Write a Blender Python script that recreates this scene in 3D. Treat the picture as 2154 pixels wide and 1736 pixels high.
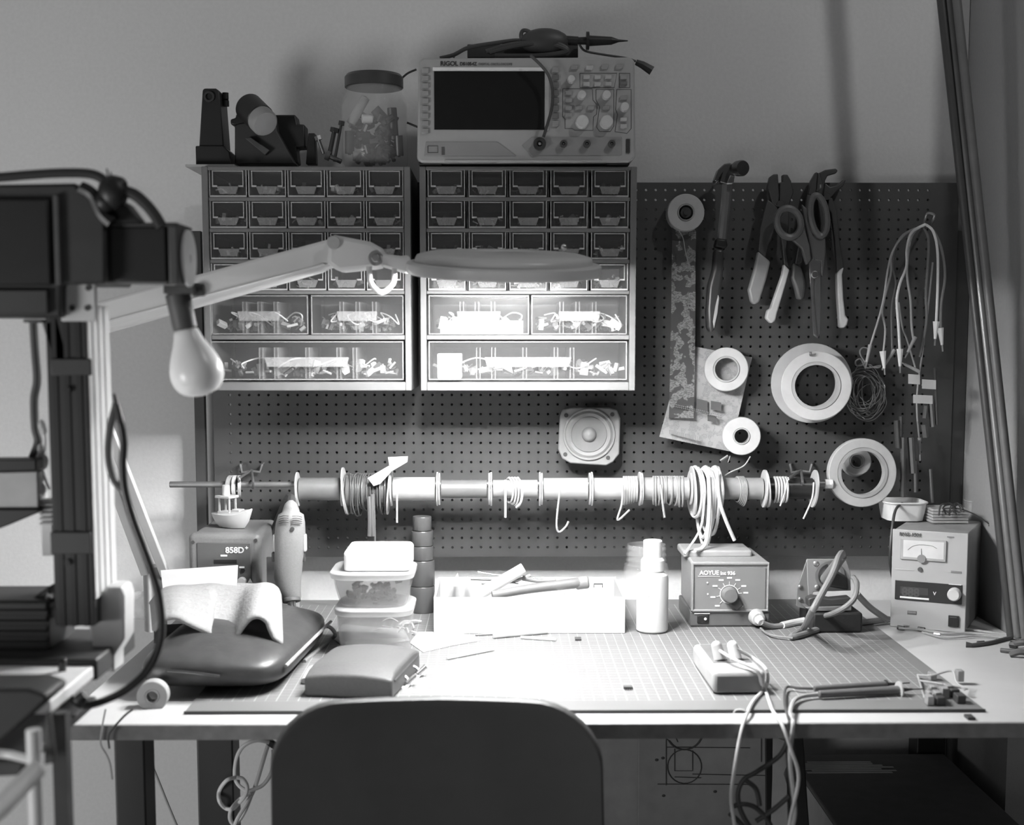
import bpy, bmesh, math, random
from mathutils import Vector, Matrix, Euler
R = random.Random(7)
rad = math.radians
SC = bpy.context.scene
for o in list(bpy.data.objects): bpy.data.objects.remove(o)
# ------------------------------------------------------------------ camera
F, PX0, PY0 = 2820.0, 1077.0, 984.0
CAM = Vector((0, 0, 1.172))
PITCH, YAW = math.atan(274/2820), math.atan(27/2820)
cd = bpy.data.cameras.new('camera'); cam = bpy.data.objects.new('camera', cd)
SC.collection.objects.link(cam)
cam.location = CAM; cam.rotation_euler = (math.pi/2-PITCH, 0, -YAW)
cd.sensor_width = 36; cd.lens = 36*F/2154; cd.shift_y = (PY0-868)/2154; cd.clip_start = .05
cd.dof.use_dof = True; cd.dof.focus_distance = 1.98; cd.dof.aperture_fstop = 5.0
SC.camera = cam
# ------------------------------------------------------------------ world, view, room lights and an added fill
w = bpy.data.worlds.new('world'); SC.world = w; w.use_nodes = True
w.node_tree.nodes['Background'].inputs[0].default_value = (1, 1, 1, 1)
w.node_tree.nodes['Background'].inputs[1].default_value = 0.03
SC.view_settings.view_transform = 'Standard'; SC.view_settings.look = 'None'
SC.view_settings.exposure = 0.0; SC.view_settings.gamma = 1.0; SC.view_settings.use_curve_mapping = False
def area(name, loc, target, size, power, shape='DISK'):
    l = bpy.data.lights.new(name, 'AREA'); l.shape = shape; l.size = size; l.energy = power
    o = bpy.data.objects.new(name, l); SC.collection.objects.link(o); o.location = loc
    o.rotation_euler = (Vector(target)-Vector(loc)).to_track_quat('-Z', 'Y').to_euler(); return o
area('room_lamp', (.92, .90, 2.5), (.1, 2.1, 1.4), .09, 4.3)
area('underbench_fill', (-.5, -.95, .4), (.35, 2.0, .35), .7, 3.2)  # added soft fill low behind the camera, lifts the shadows under the bench
area('window_light', (-1.55, .3, .65), (-.6, 2.1, .7), .6, 16)
RING_POWER = 400
# ------------------------------------------------------------------ helpers
_Rm = Euler(cam.rotation_euler).to_matrix()
def ray(px, py): return _Rm @ Vector(((px-PX0)/F, -(py-PY0)/F, -1))
def P(px, py, Y):
    d = ray(px, py); return CAM + d*(Y/d.y)
def PZ(px, py, z=.75):
    d = ray(px, py); return CAM + d*((z-CAM.z)/d.z)
def sz(n, Y): return n*Y/F
def crop(x0, y0, k): return lambda x, y: (x0+x/k, y0+y/k)
YW, YP, YC, TZ = 2.13, 2.09, 1.914, .75
MATS = {}
def mat(name, v, rough=.6, metal=0., var=.08, scale=40, bump=0., spec=.5, trans=0., coat=0.):
    if name in MATS: return MATS[name]
    m = bpy.data.materials.new(name); m.use_nodes = True; nt = m.node_tree; b = nt.nodes['Principled BSDF']
    n = nt.nodes.new('ShaderNodeTexNoise'); n.inputs['Scale'].default_value = scale; n.inputs['Detail'].default_value = 4
    tc = nt.nodes.new('ShaderNodeTexCoord'); nt.links.new(tc.outputs['Object'], n.inputs['Vector'])
    r = nt.nodes.new('ShaderNodeMapRange'); r.inputs[1].default_value = .3; r.inputs[2].default_value = .7
    r.inputs[3].default_value = v*(1-var); r.inputs[4].default_value = min(1, v*(1+var))
    nt.links.new(n.outputs['Fac'], r.inputs[0])
    nt.links.new(r.outputs[0], b.inputs['Base Color'])
    b.inputs['Roughness'].default_value = rough; b.inputs['Metallic'].default_value = metal
    b.inputs['Specular IOR Level'].default_value = spec
    if coat: b.inputs['Coat Weight'].default_value = coat
    if trans: b.inputs['Transmission Weight'].default_value = trans; b.inputs['IOR'].default_value = 1.45
    if bump:
        bp = nt.nodes.new('ShaderNodeBump'); bp.inputs['Strength'].default_value = bump; bp.inputs['Distance'].default_value = .002
        nt.links.new(n.outputs['Fac'], bp.inputs['Height']); nt.links.new(bp.outputs[0], b.inputs['Normal'])
    MATS[name] = m; return m
def clear(name, tr, v=.85, rough=.12):
    m = bpy.data.materials.new(name); m.use_nodes = True; nt = m.node_tree
    b = nt.nodes['Principled BSDF']; b.inputs['Roughness'].default_value = rough
    n = nt.nodes.new('ShaderNodeTexNoise'); n.inputs['Scale'].default_value = 60
    r = nt.nodes.new('ShaderNodeMapRange'); r.inputs[3].default_value = v*.85; r.inputs[4].default_value = v
    nt.links.new(n.outputs['Fac'], r.inputs[0]); nt.links.new(r.outputs[0], b.inputs['Base Color'])
    t = nt.nodes.new('ShaderNodeBsdfTransparent'); mx = nt.nodes.new('ShaderNodeMixShader'); mx.inputs[0].default_value = 1-tr
    nt.links.new(t.outputs[0], mx.inputs[1]); nt.links.new(b.outputs[0], mx.inputs[2])
    nt.links.new(mx.outputs[0], nt.nodes['Material Output'].inputs[0]); MATS[name] = m; return m
def emit(name, s):
    m = bpy.data.materials.new(name); m.use_nodes = True; nt = m.node_tree; b = nt.nodes['Principled BSDF']
    b.inputs['Emission Color'].default_value = (1, 1, 1, 1); b.inputs['Emission Strength'].default_value = s
    b.inputs['Base Color'].default_value = (.8, .8, .8, 1); return m
BLK = mat('black_plastic', .018, .45); DRK = mat('dark_plastic', .045, .5); CHR = mat('charcoal', .08, .6)
GRY = mat('grey_plastic', .22, .5); LGR = mat('light_grey_plastic', .42, .5); WHT = mat('white_plastic', .78, .4)
CRM = mat('cream_plastic', .6, .5); MTL = mat('brushed_metal', .6, .3, 1.); DMT = mat('dark_metal', .2, .35, 1.)
STL = mat('satin_steel', .35, .45, .8); RUB = mat('black_rubber', .025, .7); PAP = mat('white_paper', .5, .8, var=.03)
CAB = mat('cabinet_plastic', .16, .45); TXW = mat('white_print', .8, .6); TXB = mat('dark_print', .05, .6)
CLR = clear('clear_plastic', .93, .5); RIM = clear('clear_plastic_edge', .70, .6, .2); GLS = clear('jar_glass', .88, .9, .03)
TUB = clear('frosted_tub', .72, .6, .4); WIR = mat('wire_grey', .35, .5); WIW = mat('wire_white', .7, .5); WID = mat('wire_dark', .06, .5)
TAP = mat('tape_white', .47, .6); CRD = mat('cardboard_core', .4, .8)
class MB:
    def __init__(s): s.b = bmesh.new()
    def _x(s, vs, M):
        if M is not None: bmesh.ops.transform(s.b, matrix=M, verts=vs)
        return s
    def box(s, x0, x1, y0, y1, z0, z1, M=None):
        vs = [s.b.verts.new((x, y, z)) for x in (x0, x1) for y in (y0, y1) for z in (z0, z1)]
        for f in ((0,1,3,2),(4,6,7,5),(0,4,5,1),(2,3,7,6),(0,2,6,4),(1,5,7,3)): s.b.faces.new([vs[i] for i in f])
        return s._x(vs, M)
    def rings(s, rr, cap=True, closed=True):
        L = [[s.b.verts.new(p) for p in r] for r in rr]
        for a, b in zip(L, L[1:]):
            n = len(a)
            for i in range(n if closed else n-1):
                j = (i+1) % n; s.b.faces.new((a[i], a[j], b[j], b[i]))
        if cap and closed:
            s.b.faces.new(L[0][::-1]); s.b.faces.new(L[-1])
        return s
    def cyl(s, p0, p1, r0, r1=None, n=20, cap=True):
        p0, p1 = Vector(p0), Vector(p1); r1 = r0 if r1 is None else r1
        q = (p1-p0).to_track_quat('Z', 'Y')
        def rg(p, r): return [p+q@Vector((r*math.cos(t*2*math.pi/n), r*math.sin(t*2*math.pi/n), 0)) for t in range(n)]
        return s.rings([rg(p0, r0), rg(p1, r1)], cap)
    def lathe(s, prof, o, d=(0,0,1), n=28, cap=True):
        o = Vector(o); q = Vector(d).to_track_quat('Z', 'Y')
        return s.rings([[o+q@Vector((max(r,1e-5)*math.cos(t*2*math.pi/n), max(r,1e-5)*math.sin(t*2*math.pi/n), z)) for t in range(n)] for r, z in prof], cap)
    def annulus(s, o, d, ro, ri, h, n=40):
        p = [(ri,0),(ro,0),(ro,h),(ri,h),(ri,0)]
        o = Vector(o); q = Vector(d).to_track_quat('Z', 'Y')
        L = [[s.b.verts.new(o+q@Vector((r*math.cos(t*2*math.pi/n), r*math.sin(t*2*math.pi/n), z))) for t in range(n)] for r, z in p[:4]]
        L.append(L[0])
        for a, b in zip(L, L[1:]):
            for i in range(n):
                j = (i+1) % n; s.b.faces.new((a[i], a[j], b[j], b[i]))
        return s
    def sph(s, c, r, sx=1, sy=1, sz_=1, u=16, v=10):
        M = Matrix.Translation(c) @ Matrix.Diagonal((r*sx, r*sy, r*sz_, 1))
        bmesh.ops.create_uvsphere(s.b, u_segments=u, v_segments=v, radius=1, matrix=M); return s
    def tube(s, pts, r, n=8, sub=6, smooth=True, cap=True):
        pts = [Vector(p) for p in pts]
        if smooth and len(pts) > 2: pts = cr(pts, sub)
        rr = r if isinstance(r, (list, tuple)) else None
        out = []; t0 = (pts[1]-pts[0]).normalized(); u = t0.orthogonal().normalized()
        for i, p in enumerate(pts):
            t = (pts[min(i+1, len(pts)-1)]-pts[max(i-1, 0)])
            t = t.normalized() if t.length > 1e-9 else t0
            u = (u-t*u.dot(t)); u = u.normalized() if u.length > 1e-6 else t.orthogonal().normalized()
            v = t.cross(u); k = r if rr is None else rr[0]+(rr[1]-rr[0])*i/(len(pts)-1)
            out.append([p+(u*math.cos(a*2*math.pi/n)+v*math.sin(a*2*math.pi/n))*k for a in range(n)])
        return s.rings(out, cap)
    def poly(s, pts, back):           # pts: 3d outline of the front face, extruded by vector back
        back = Vector(back); a = [s.b.verts.new(p) for p in pts]; b = [s.b.verts.new(Vector(p)+back) for p in pts]
        n = len(a); s.b.faces.new(a); s.b.faces.new(b[::-1])
        for i in range(n): s.b.faces.new((a[i], b[i], b[(i+1)%n], a[(i+1)%n]))
        return s
    def ppoly(s, px, Y, t): return s.poly([P(x, y, Y) for x, y in px], (0, t, 0))
    def pbox(s, x0, y0, x1, y1, Y, t):
        a, b = P(x0, y0, Y), P(x1, y1, Y); return s.box(a.x, b.x, Y, Y+t, b.z, a.z)
    def grid(s, rows): return s.rings(rows, cap=False, closed=False)
def cr(p, sub):
    o = []
    for i in range(len(p)-1):
        a, b, c, d = p[max(i-1,0)], p[i], p[i+1], p[min(i+2,len(p)-1)]
        for k in range(sub):
            t = k/sub; o.append(.5*((2*b)+(c-a)*t+(2*a-5*b+4*c-d)*t*t+(3*b-a-3*c+d)*t**3))
    o.append(p[-1]); return o
def tag(o, label=None, cat=None, group=None, kind=None):
    if label: o['label'] = label
    if cat: o['category'] = cat
    if group: o['group'] = group
    if kind: o['kind'] = kind
    return o
def fin(mb, name, m, root=None, label=None, cat=None, group=None, kind=None, bev=0, seg=2, sub=0, solid=0, smooth=True, ang=35):
    b = mb.b; bmesh.ops.recalc_face_normals(b, faces=b.faces)
    if root is not None: org = wl(root)
    else:
        xs = [v.co for v in b.verts]
        org = Vector(((min(v.x for v in xs)+max(v.x for v in xs))/2, (min(v.y for v in xs)+max(v.y for v in xs))/2, min(v.z for v in xs)))
    bmesh.ops.translate(b, vec=-org, verts=b.verts)
    me = bpy.data.meshes.new(name); b.to_mesh(me); b.free(); me.materials.append(m)
    if smooth:
        me.polygons.foreach_set('use_smooth', [True]*len(me.polygons)); me.set_sharp_from_angle(angle=rad(ang))
    o = bpy.data.objects.new(name, me); SC.collection.objects.link(o)
    if root is not None: o.parent = root
    else: o.location = org
    if solid: md = o.modifiers.new('s', 'SOLIDIFY'); md.thickness = solid; md.offset = 0
    if bev: md = o.modifiers.new('b', 'BEVEL'); md.width = bev; md.segments = seg; md.limit_method = 'ANGLE'; md.angle_limit = rad(40); md.harden_normals = False
    if sub: md = o.modifiers.new('u', 'SUBSURF'); md.levels = sub; md.render_levels = sub
    return tag(o, label, cat, group, kind)
def wl(o):
    v = Vector(o.location)
    while o.parent: o = o.parent; v += Vector(o.location)
    return v
def thing(name, loc, label, cat, group=None):
    o = bpy.data.objects.new(name, None); SC.collection.objects.link(o); o.location = loc; o.empty_display_size = .02
    return tag(o, label, cat, group)
def text(s, h, loc, m, root, name='lettering', rotz=0, rotx=90, bold=.035):
    c = bpy.data.curves.new('t', 'FONT'); c.body = s; c.size = h*1.4; c.extrude = .0002; c.offset = h*bold; c.align_x = 'LEFT'
    o = bpy.data.objects.new('t', c); SC.collection.objects.link(o)
    me = bpy.data.meshes.new_from_object(o.evaluated_get(bpy.context.evaluated_depsgraph_get()))
    bpy.data.objects.remove(o)
    me.materials.clear(); me.materials.append(m)
    me.transform(Matrix.Translation(Vector(loc)-wl(root)) @ Euler((rad(rotx), 0, rad(rotz))).to_matrix().to_4x4())
    q = bpy.data.objects.new(name, me); SC.collection.objects.link(q); q.parent = root; return q
def copy_tree(o, parent=None, loc=None):
    c = o.copy(); SC.collection.objects.link(c); c.parent = parent
    if loc is not None: c.location = loc
    for ch in o.children: copy_tree(ch, c)
    return c
# ------------------------------------------------------------------ the room
def wallmat():
    m = mat('wall_plaster', .68, .9, var=.03, scale=180, bump=.15); return m
WM = wallmat()
def struct(mb, name, m): return fin(mb, name, m, kind='structure', smooth=False)
struct(MB().box(-2.6, .73, YW, YW+.1, 0, 2.6), 'wall_back', WM)
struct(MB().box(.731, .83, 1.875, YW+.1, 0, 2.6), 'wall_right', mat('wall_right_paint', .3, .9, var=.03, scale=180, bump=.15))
struct(MB().box(-2.6, 2.2, -1.2, YW+.1, -.05, 0), 'floor', mat('floor_boards', .22, .6, scale=8))
struct(MB().box(-2.6, 2.2, -1.2, YW+.1, 2.6, 2.7), 'ceiling', mat('ceiling_paint', .6, .9))
struct(MB().box(-2.7, -2.6, -1.2, YW+.1, 0, 2.6), 'wall_left', WM)
# ------------------------------------------------------------------ workbench
XL = PZ(130, 1512).x; YF = PZ(1500, 1521).y
r = thing('workbench', (.1, 1.8, 0), 'pale wooden workbench top standing on black square legs against the wall', 'workbench')
WOOD = mat('bench_laminate', .48, .45, var=.05, scale=12)
EDG = mat('bench_edge', .16, .6, var=.2, scale=60)
fin(MB().box(XL, .728, YF, YW-.002, .733, .75), 'tabletop', WOOD, r, bev=.002)
fin(MB().box(XL, .728, YF-.0025, YF-.0003, .733, .7492), 'front_edge', EDG, r)
for x0, x1, y in ((240, 304, YF+.05), (414, 490, YF+.24)):
    a, b = P(x0, 1600, y), P(x1, 1600, y)
    fin(MB().box(a.x, b.x, y, y+.045, .001, .7325 if y > YF+.1 else .7325), 'leg', BLK, r, bev=.002)
fin(MB().box(.66, .705, YF+.05, YF+.095, .001, .7325), 'leg', BLK, r, bev=.002)
fin(MB().box(.66, .705, 2.06, 2.105, .001, .7325), 'leg', BLK, r, bev=.002)
# cutting mat with printed half inch grid
def matmat():
    m = bpy.data.materials.new('cutting_mat_print'); m.use_nodes = True; nt = m.node_tree; b = nt.nodes['Principled BSDF']
    tc = nt.nodes.new('ShaderNodeTexCoord'); sp = nt.nodes.new('ShaderNodeSeparateXYZ'); nt.links.new(tc.outputs['Object'], sp.inputs[0])
    def N(op, a, b_=None, c=None):
        n = nt.nodes.new('ShaderNodeMath'); n.operation = op
        for i, q in enumerate((a, b_, c)):
            if q is None: continue
            if isinstance(q, (int, float)): n.inputs[i].default_value = q
            else: nt.links.new(q, n.inputs[i])
        return n.outputs[0]
    def line(ax, pitch, wd):
        t = N('DIVIDE', sp.outputs[ax], pitch); f = N('FRACT', N('ADD', t, 500.5)); d = N('ABSOLUTE', N('SUBTRACT', f, .5))
        return N('LESS_THAN', d, wd/pitch/2)
    g = N('MAXIMUM', line(0, .0127, .0006), N('MULTIPLY', line(1, .0127, .0006), .6))
    g = N('MAXIMUM', g, N('MAXIMUM', line(0, .0254, .0011), N('MULTIPLY', line(1, .0254, .001), .7)))
    g = N('MAXIMUM', g, N('MULTIPLY', line(1, .00254, .0004), .25))
    inx = N('MULTIPLY', N('LESS_THAN', N('ABSOLUTE', sp.outputs[0]), .4318), N('LESS_THAN', N('ABSOLUTE', sp.outputs[1]), .2794))
    g = N('MULTIPLY', g, inx)
    nz = nt.nodes.new('ShaderNodeTexNoise'); nz.inputs['Scale'].default_value = 9; nt.links.new(tc.outputs['Object'], nz.inputs[0])
    base = N('MULTIPLY_ADD', nz.outputs[0], .03, .148)
    col = N('MULTIPLY_ADD', g, .22, base)
    nt.links.new(col, b.inputs['Base Color']); b.inputs['Roughness'].default_value = .5; return m
ML, MR, MF, MBk = PZ(392, 1500).x, PZ(2072, 1500).x, PZ(1500, 1500).y, YW-.012
cx, cy = (ML+MR)/2, (MF+MBk)/2
b = MB()
b.box(ML, MR, MF, MBk, .7503, .7535)
r = thing('cutting_mat', (cx, cy, .7503), 'large cutting mat with fine printed grid covering the bench top', 'cutting mat')
fin(b, 'mat_surface', matmat(), r)
b = MB(); b.box(ML-.001, MR+.001, MF-.0016, MF-.0001, .7503, .7537); fin(b, 'mat_edge', mat('mat_edge_dark', .05, .6), r)
TZ = .7536
# ------------------------------------------------------------------ pegboard
PT = mat('pegboard_lacquer', .042, .5, var=.05, spec=1.0)
def pegboard():
    a, b_ = P(438, 383, YP), P(1993, 1170, YP); x0, x1, z0, z1 = a.x, b_.x, b_.z, a.z
    hx0, hz0 = P(490, 1152, YP).x, P(800, 1152, YP).z; p = .015; nx, ny = 73, 38; T = .005; hr = .0021
    V, Fc = [], []
    def q(*pts): n = len(V); V.extend(pts); Fc.append(tuple(range(n, n+len(pts))))
    for i in range(nx):
        for j in range(ny):
            cx, cz = hx0+i*p, hz0+j*p; h = p/2
            C = [(cx+h, cz+h), (cx-h, cz+h), (cx-h, cz-h), (cx+h, cz-h)]
            O = [(cx+hr*math.cos(rad(22.5+45*k)), cz+hr*math.sin(rad(22.5+45*k))) for k in range(8)]
            n = len(V)
            for y in (YP, YP+T): V.extend([(c[0], y, c[1]) for c in C]+[(c[0], y, c[1]) for c in O])
            for d, fl in ((0, 0), (12, 1)):
                for k in range(4):
                    o1, o2, o3 = n+d+4+2*k, n+d+4+2*k+1, n+d+4+(2*k+2) % 8
                    t1 = (n+d+k, o1, o2); t2 = (n+d+k, o2, o3, n+d+(k+1) % 4)
                    Fc.append(t1 if fl else t1[::-1]); Fc.append(t2 if fl else t2[::-1])
            for k in range(8): k2 = (k+1) % 8; Fc.append((n+4+k, n+4+k2, n+16+k2, n+16+k))
    gx0, gx1, gz0, gz1 = hx0-p/2, hx0+(nx-.5)*p, hz0-p/2, hz0+(ny-.5)*p
    for y in (YP, YP+T):
        for (u0, u1, v0, v1) in ((x0, gx0, z0, z1), (gx1, x1, z0, z1), (gx0, gx1, z0, gz0), (gx0, gx1, gz1, z1)):
            q((u0, y, v0), (u1, y, v0), (u1, y, v1), (u0, y, v1))
    for (u0, v0, u1, v1) in ((x0, z0, x1, z0), (x1, z0, x1, z1), (x1, z1, x0, z1), (x0, z1, x0, z0)):
        q((u0, YP, v0), (u1, YP, v1), (u1, YP+T, v1), (u0, YP+T, v0))
    me = bpy.data.meshes.new('pegboard'); 
    o0 = Vector(((x0+x1)/2, YP, z0)); V = [tuple(Vector(v)-o0) for v in V]
    me.from_pydata(V, [], Fc); me.materials.append(PT); me.update()
    o = bpy.data.objects.new('pegboard', me); SC.collection.objects.link(o); o.location = o0
    tag(o, 'wide black perforated pegboard mounted on the wall above the bench', 'pegboard')
    for k, (x, y) in enumerate(((460, 560), (460, 1150), (1970, 410), (1970, 1150), (1200, 410), (1200, 1160))):
        s = P(x, y, YP+T); fin(MB().cyl((s.x, YP+T, s.z), (s.x, YW-.0005, s.z), .006), 'standoff', BLK, o)
pegboard()
fin(MB().pbox(400, 486, 437.3, 1168, YP+.002, .012), 'board_strip', mat('strip_paint', .05, .5), None, 'narrow plain black board along the left side of the pegboard', 'board', bev=.001)
a = P(1994, 486, YP+.002); b2 = P(2034, 1210, YP+.002)
fin(MB().box(a.x, min(b2.x, .7305), YP+.002, YP+.014, b2.z, a.z), 'board_strip', MATS['strip_paint'], None, 'plain black board between the pegboard and the leaning poles', 'board', bev=.001)
# ------------------------------------------------------------------ drawer cabinets
ORD = ['first', 'second', 'third', 'fourth', 'fifth']; ROWN = ['top', 'second', 'third', 'fourth']
def small_drawer_meshes():
    W, H, D = .0525, .0375, .13
    rim = MB(); t = .0016
    rim.box(0, W, 0, t*1.2, 0, t*1.5); rim.box(0, t*.7, 0, t, 0, H); rim.box(W-t*.7, W, 0, t, 0, H)
    px0, px1, pz0, pz1 = .0045, W-.0045, .0145, H-.001
    rim.box(px0, px1, -.001, .003, pz1-.0012, pz1); rim.box(px0, px0+.0010, -.001, .003, pz0, pz1); rim.box(px1-.0010, px1, -.001, .003, pz0, pz1)
    rim.box(px0, px0+.007, -.0015, .003, pz0-.0006, pz0+.0016); rim.box(px1-.007, px1, -.0015, .003, pz0-.0006, pz0+.0016)
    shell = MB(); s = .0012
    shell.box(0, W, .001, .001+s, 0, H); shell.box(0, W, .002, D, 0, s); shell.box(0, s, .002, D, 0, H-.004); shell.box(W-s, W, .002, D, 0, H-.004); shell.box(0, W, D-s, D, 0, H-.004)
    tab = MB(); tab.poly([(W/2-.015, -.004, .0145), (W/2+.015, -.004, .0145), (W/2+.011, -.004, .004), (W/2-.011, -.004, .004)], (0, .004, 0))
    return rim, shell, tab, W, H
rim, shell, tab, DW, DH = small_drawer_meshes()
_proto = []
def proto_drawer(root):
    o = fin(shell, 'drawer', CLR, None, smooth=False)
    # re-origin to front lower left corner
    o.data.transform(Matrix.Translation((DW/2, (.001+.13)/2, 0))); o.location = (0, 0, 0); o.parent = root
    for mb_, nm, mt_, off in ((rim, 'drawer_rim', clear('drawer_edge', .42, .75, .2), None), (tab, 'handle', clear('frosted_label', .62, .42, .5), None)):
        bmesh.ops.recalc_face_normals(mb_.b, faces=mb_.b.faces); me = bpy.data.meshes.new(nm); mb_.b.to_mesh(me); mb_.b.free(); me.materials.append(mt_)
        c = bpy.data.objects.new(nm, me); SC.collection.objects.link(c); c.parent = o
    return o
JUNK = [mat('junk_white', .5, .6), mat('junk_grey', .2, .5), mat('junk_dark', .06, .5), mat('junk_metal', .6, .3, 1)]
def junk(rng, W, D, H, n, big=1.0):
    b = MB()
    for k in range(n):
        c = Vector((rng.uniform(.006, W-.006), rng.uniform(.008, D*.5), 0)); s = rng.uniform(.002, .006)*big
        c.z = .0015+s+rng.random()**2*max(H-2*s-.002, 0)
        if rng.random() < .5:
            M = Matrix.Translation(c) @ Euler((rng.random()*3, rng.random()*3, rng.random()*3)).to_matrix().to_4x4()
            b.box(-s*.8, s*.8, -s*.4, s*.4, -s*.35, s*.35, M)
        else:
            d = Vector((rng.uniform(-1, 1), rng.uniform(-.4, .4), rng.uniform(-.4, .4))).normalized()*s*.85
            b.cyl(c-d, c+d, s*.22, n=7)
    return b
def cabinet(xa, xb, side):
    a, c = P(xa, 350, YC), P(xb, 822, YC); x0, x1, z0, z1 = a.x, c.x, c.z, a.z
    root = thing('drawer_cabinet', ((x0+x1)/2, YC+.085, z0), f'{side} dark cabinet of small clear drawers hung on the pegboard', 'drawer cabinet', 'clear drawer cabinets on the pegboard')
    D1 = YP-.001; t = sz(13, YC); th = .0022; b = MB()
    b.box(x0, x0+t, YC, D1, z0, z1); b.box(x1-t, x1, YC, D1, z0, z1); b.box(x0+t, x1-t, YC, D1, z1-.005, z1); b.box(x0+t, x1-t, YC, D1, z0, z0+sz(18, YC))
    b.box(x0+t, x1-t, D1-.003, D1, z0, z1)
    ys = [350+8+65.6*k for k in range(5)]
    for k in range(1, 5):
        z = P(xa, ys[k]-6, YC).z; b.box(x0+t, x1-t, YC+.002, D1-.003, z-sz(9, YC)/2, z+sz(3, YC))
    zm = P(xa, 710, YC).z; b.box(x0+t, x1-t, YC+.002, D1-.003, zm-.0033, zm+.0033)
    zb = P(xa, 614, YC).z
    ix0 = x0+t; pitch = (x1-x0-2*t)/5
    for k in range(1, 5): b.box(ix0+pitch*k-.0010, ix0+pitch*k+.0010, YC+.02, D1-.003, zb+.001, z1-.005)
    fin(b, 'cabinet_body', CAB, root, bev=.0012)
    gap = (pitch-DW)/2
    for rr in range(4):
        zf = P(xa, ys[rr]+56, YC).z
        for cc in range(5):
            L = Vector((ix0+pitch*cc+gap, YC+.003, zf))
            if not _proto: _proto.append(proto_drawer(root)); _proto[0].location = L-root.location
            else: copy_tree(_proto[0], root, L-root.location)
            rg = random.Random(rr*11+cc*3+len(side)); j = junk(rg, DW, .12, DH*.62, rg.choice((9, 16, 26, 30)), 1.15)
            for v in j.b.verts: v.co += L+Vector((0, .003, .0013))
            fin(j, 'loose_components', JUNK[rg.choice((0, 1, 1, 2))], None, f'small loose components in the {ORD[cc]} drawer of the {ROWN[rr]} row, {side} cabinet', 'electronic components', f'components in the {side} cabinet', 'stuff')
    # wide clear drawers
    def wide(xa_, xb_, ya, yb, nm, divs):
        A, B = P(xa_, ya, YC), P(xb_, yb, YC); X0, X1, Z0, Z1 = A.x, B.x, B.z, A.z; s = .0014; y = YC+.004; D = .14
        d = MB(); d.box(X0, X1, y, y+s, Z0, Z1); d.box(X0, X1, y, y+D, Z0, Z0+s); d.box(X0, X0+s, y, y+D, Z0, Z1); d.box(X1-s, X1, y, y+D, Z0, Z1); d.box(X0, X1, y+D-s, y+D, Z0, Z1-.01)
        o = fin(d, 'wide_drawer', CLR, root, smooth=False)
        e = MB(); t2 = .0018
        e.box(X0, X1, y-.001, y+.001, Z0, Z0+t2); e.box(X0, X1, y-.001, y+.001, Z1-t2, Z1); e.box(X0, X0+t2, y-.001, y+.001, Z0, Z1); e.box(X1-t2, X1, y-.001, y+.001, Z0, Z1)
        fin(e, 'drawer_rim', RIM, o, smooth=False)
        for q in divs:
            g = P(q, ya, YC).x; v = MB()
            v.box(g-.0032, g-.0018, y+.002, y+.13, Z0+.002, Z1-.009); v.box(g+.0018, g+.0032, y+.002, y+.13, Z0+.002, Z1-.009)
            fin(v, 'divider', RIM, o, smooth=False)
        h = (X0+X1)/2; hw = (X1-X0)*.22; zc = (Z0*.48+Z1*.52)
        fin(MB().poly([(h-hw, y-.011, zc+.004), (h+hw, y-.011, zc+.004), (h+hw*.93, y-.011, zc-.010), (h-hw*.93, y-.011, zc-.010)], (0, .010, 0)), 'handle', RIM, o, bev=.0015)
        return X0, X1, Z0, Z1, y
    w5a, w5b = xa+19, xa+(xb-xa)*.515
    res = [wide(w5a, w5b-3, 621, 704, 0, [w5a+70, w5a+102, w5a+136]), wide(w5b+2, xb-17, 621, 704, 1, [w5b+66, w5b+100, w5b+135]), wide(xa+19, xb-17, 718, 800, 2, [xa+124, xa+156, xa+222, xa+288, xa+322])]
    return res
dl = cabinet(423, 866, 'left'); dr = cabinet(882, 1336, 'right')
def wide_contents(dr_, side):
    names = ('left wide drawer', 'right wide drawer', 'long bottom drawer')
    for k, (X0, X1, Z0, Z1, y) in enumerate(dr_):
        rg = random.Random(k+len(side)*5); W = X1-X0
        for g_, (n, big, mt) in enumerate(((26, 2.0, JUNK[0]), (30, 1.5, JUNK[1]), (16, 1.6, JUNK[2]))):
            j = junk(rg, W-.01, .11, (Z1-Z0)*.55, n if k < 2 else int(n*1.5), big)
            for v in j.b.verts: v.co += Vector((X0+.005, y+.004, Z0+.0015))
            fin(j, 'loose_components', mt, None, f'{("white","grey","dark")[g_]} loose parts jumbled in the {names[k]} of the {side} cabinet', 'electronic components', None, 'stuff')
        pts = [Vector((X0+.02+W*.8*t/14+.008*math.sin(t*2.1), y+.02+.02*math.cos(t*1.7), Z0+.012+(Z1-Z0)*.35*abs(math.sin(t*.9+k)))) for t in range(15)]
        fin(MB().tube(pts, .0011, 6), 'wire_coil', WIW, None, f'white wire looping through the {names[k]} of the {side} cabinet', 'wire')
wide_contents(dl, 'left'); wide_contents(dr, 'right')
x0, x1, z0, z1, y = dr[0]
fin(MB().box(x0+.016, x1-.008, y+.004, y+.06, z0+.002, z0+.020), 'white_box', WHT, None, 'flat white box lying in the brightest wide drawer', 'box', bev=.001)
x0, x1, z0, z1, y = dr[2]
fin(MB().box(x0+.012, x0+.047, y+.004, y+.05, z0+.002, z0+.038), 'white_box', WHT, None, 'upright white carton at left inside the long bottom drawer', 'box', bev=.002)
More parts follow.
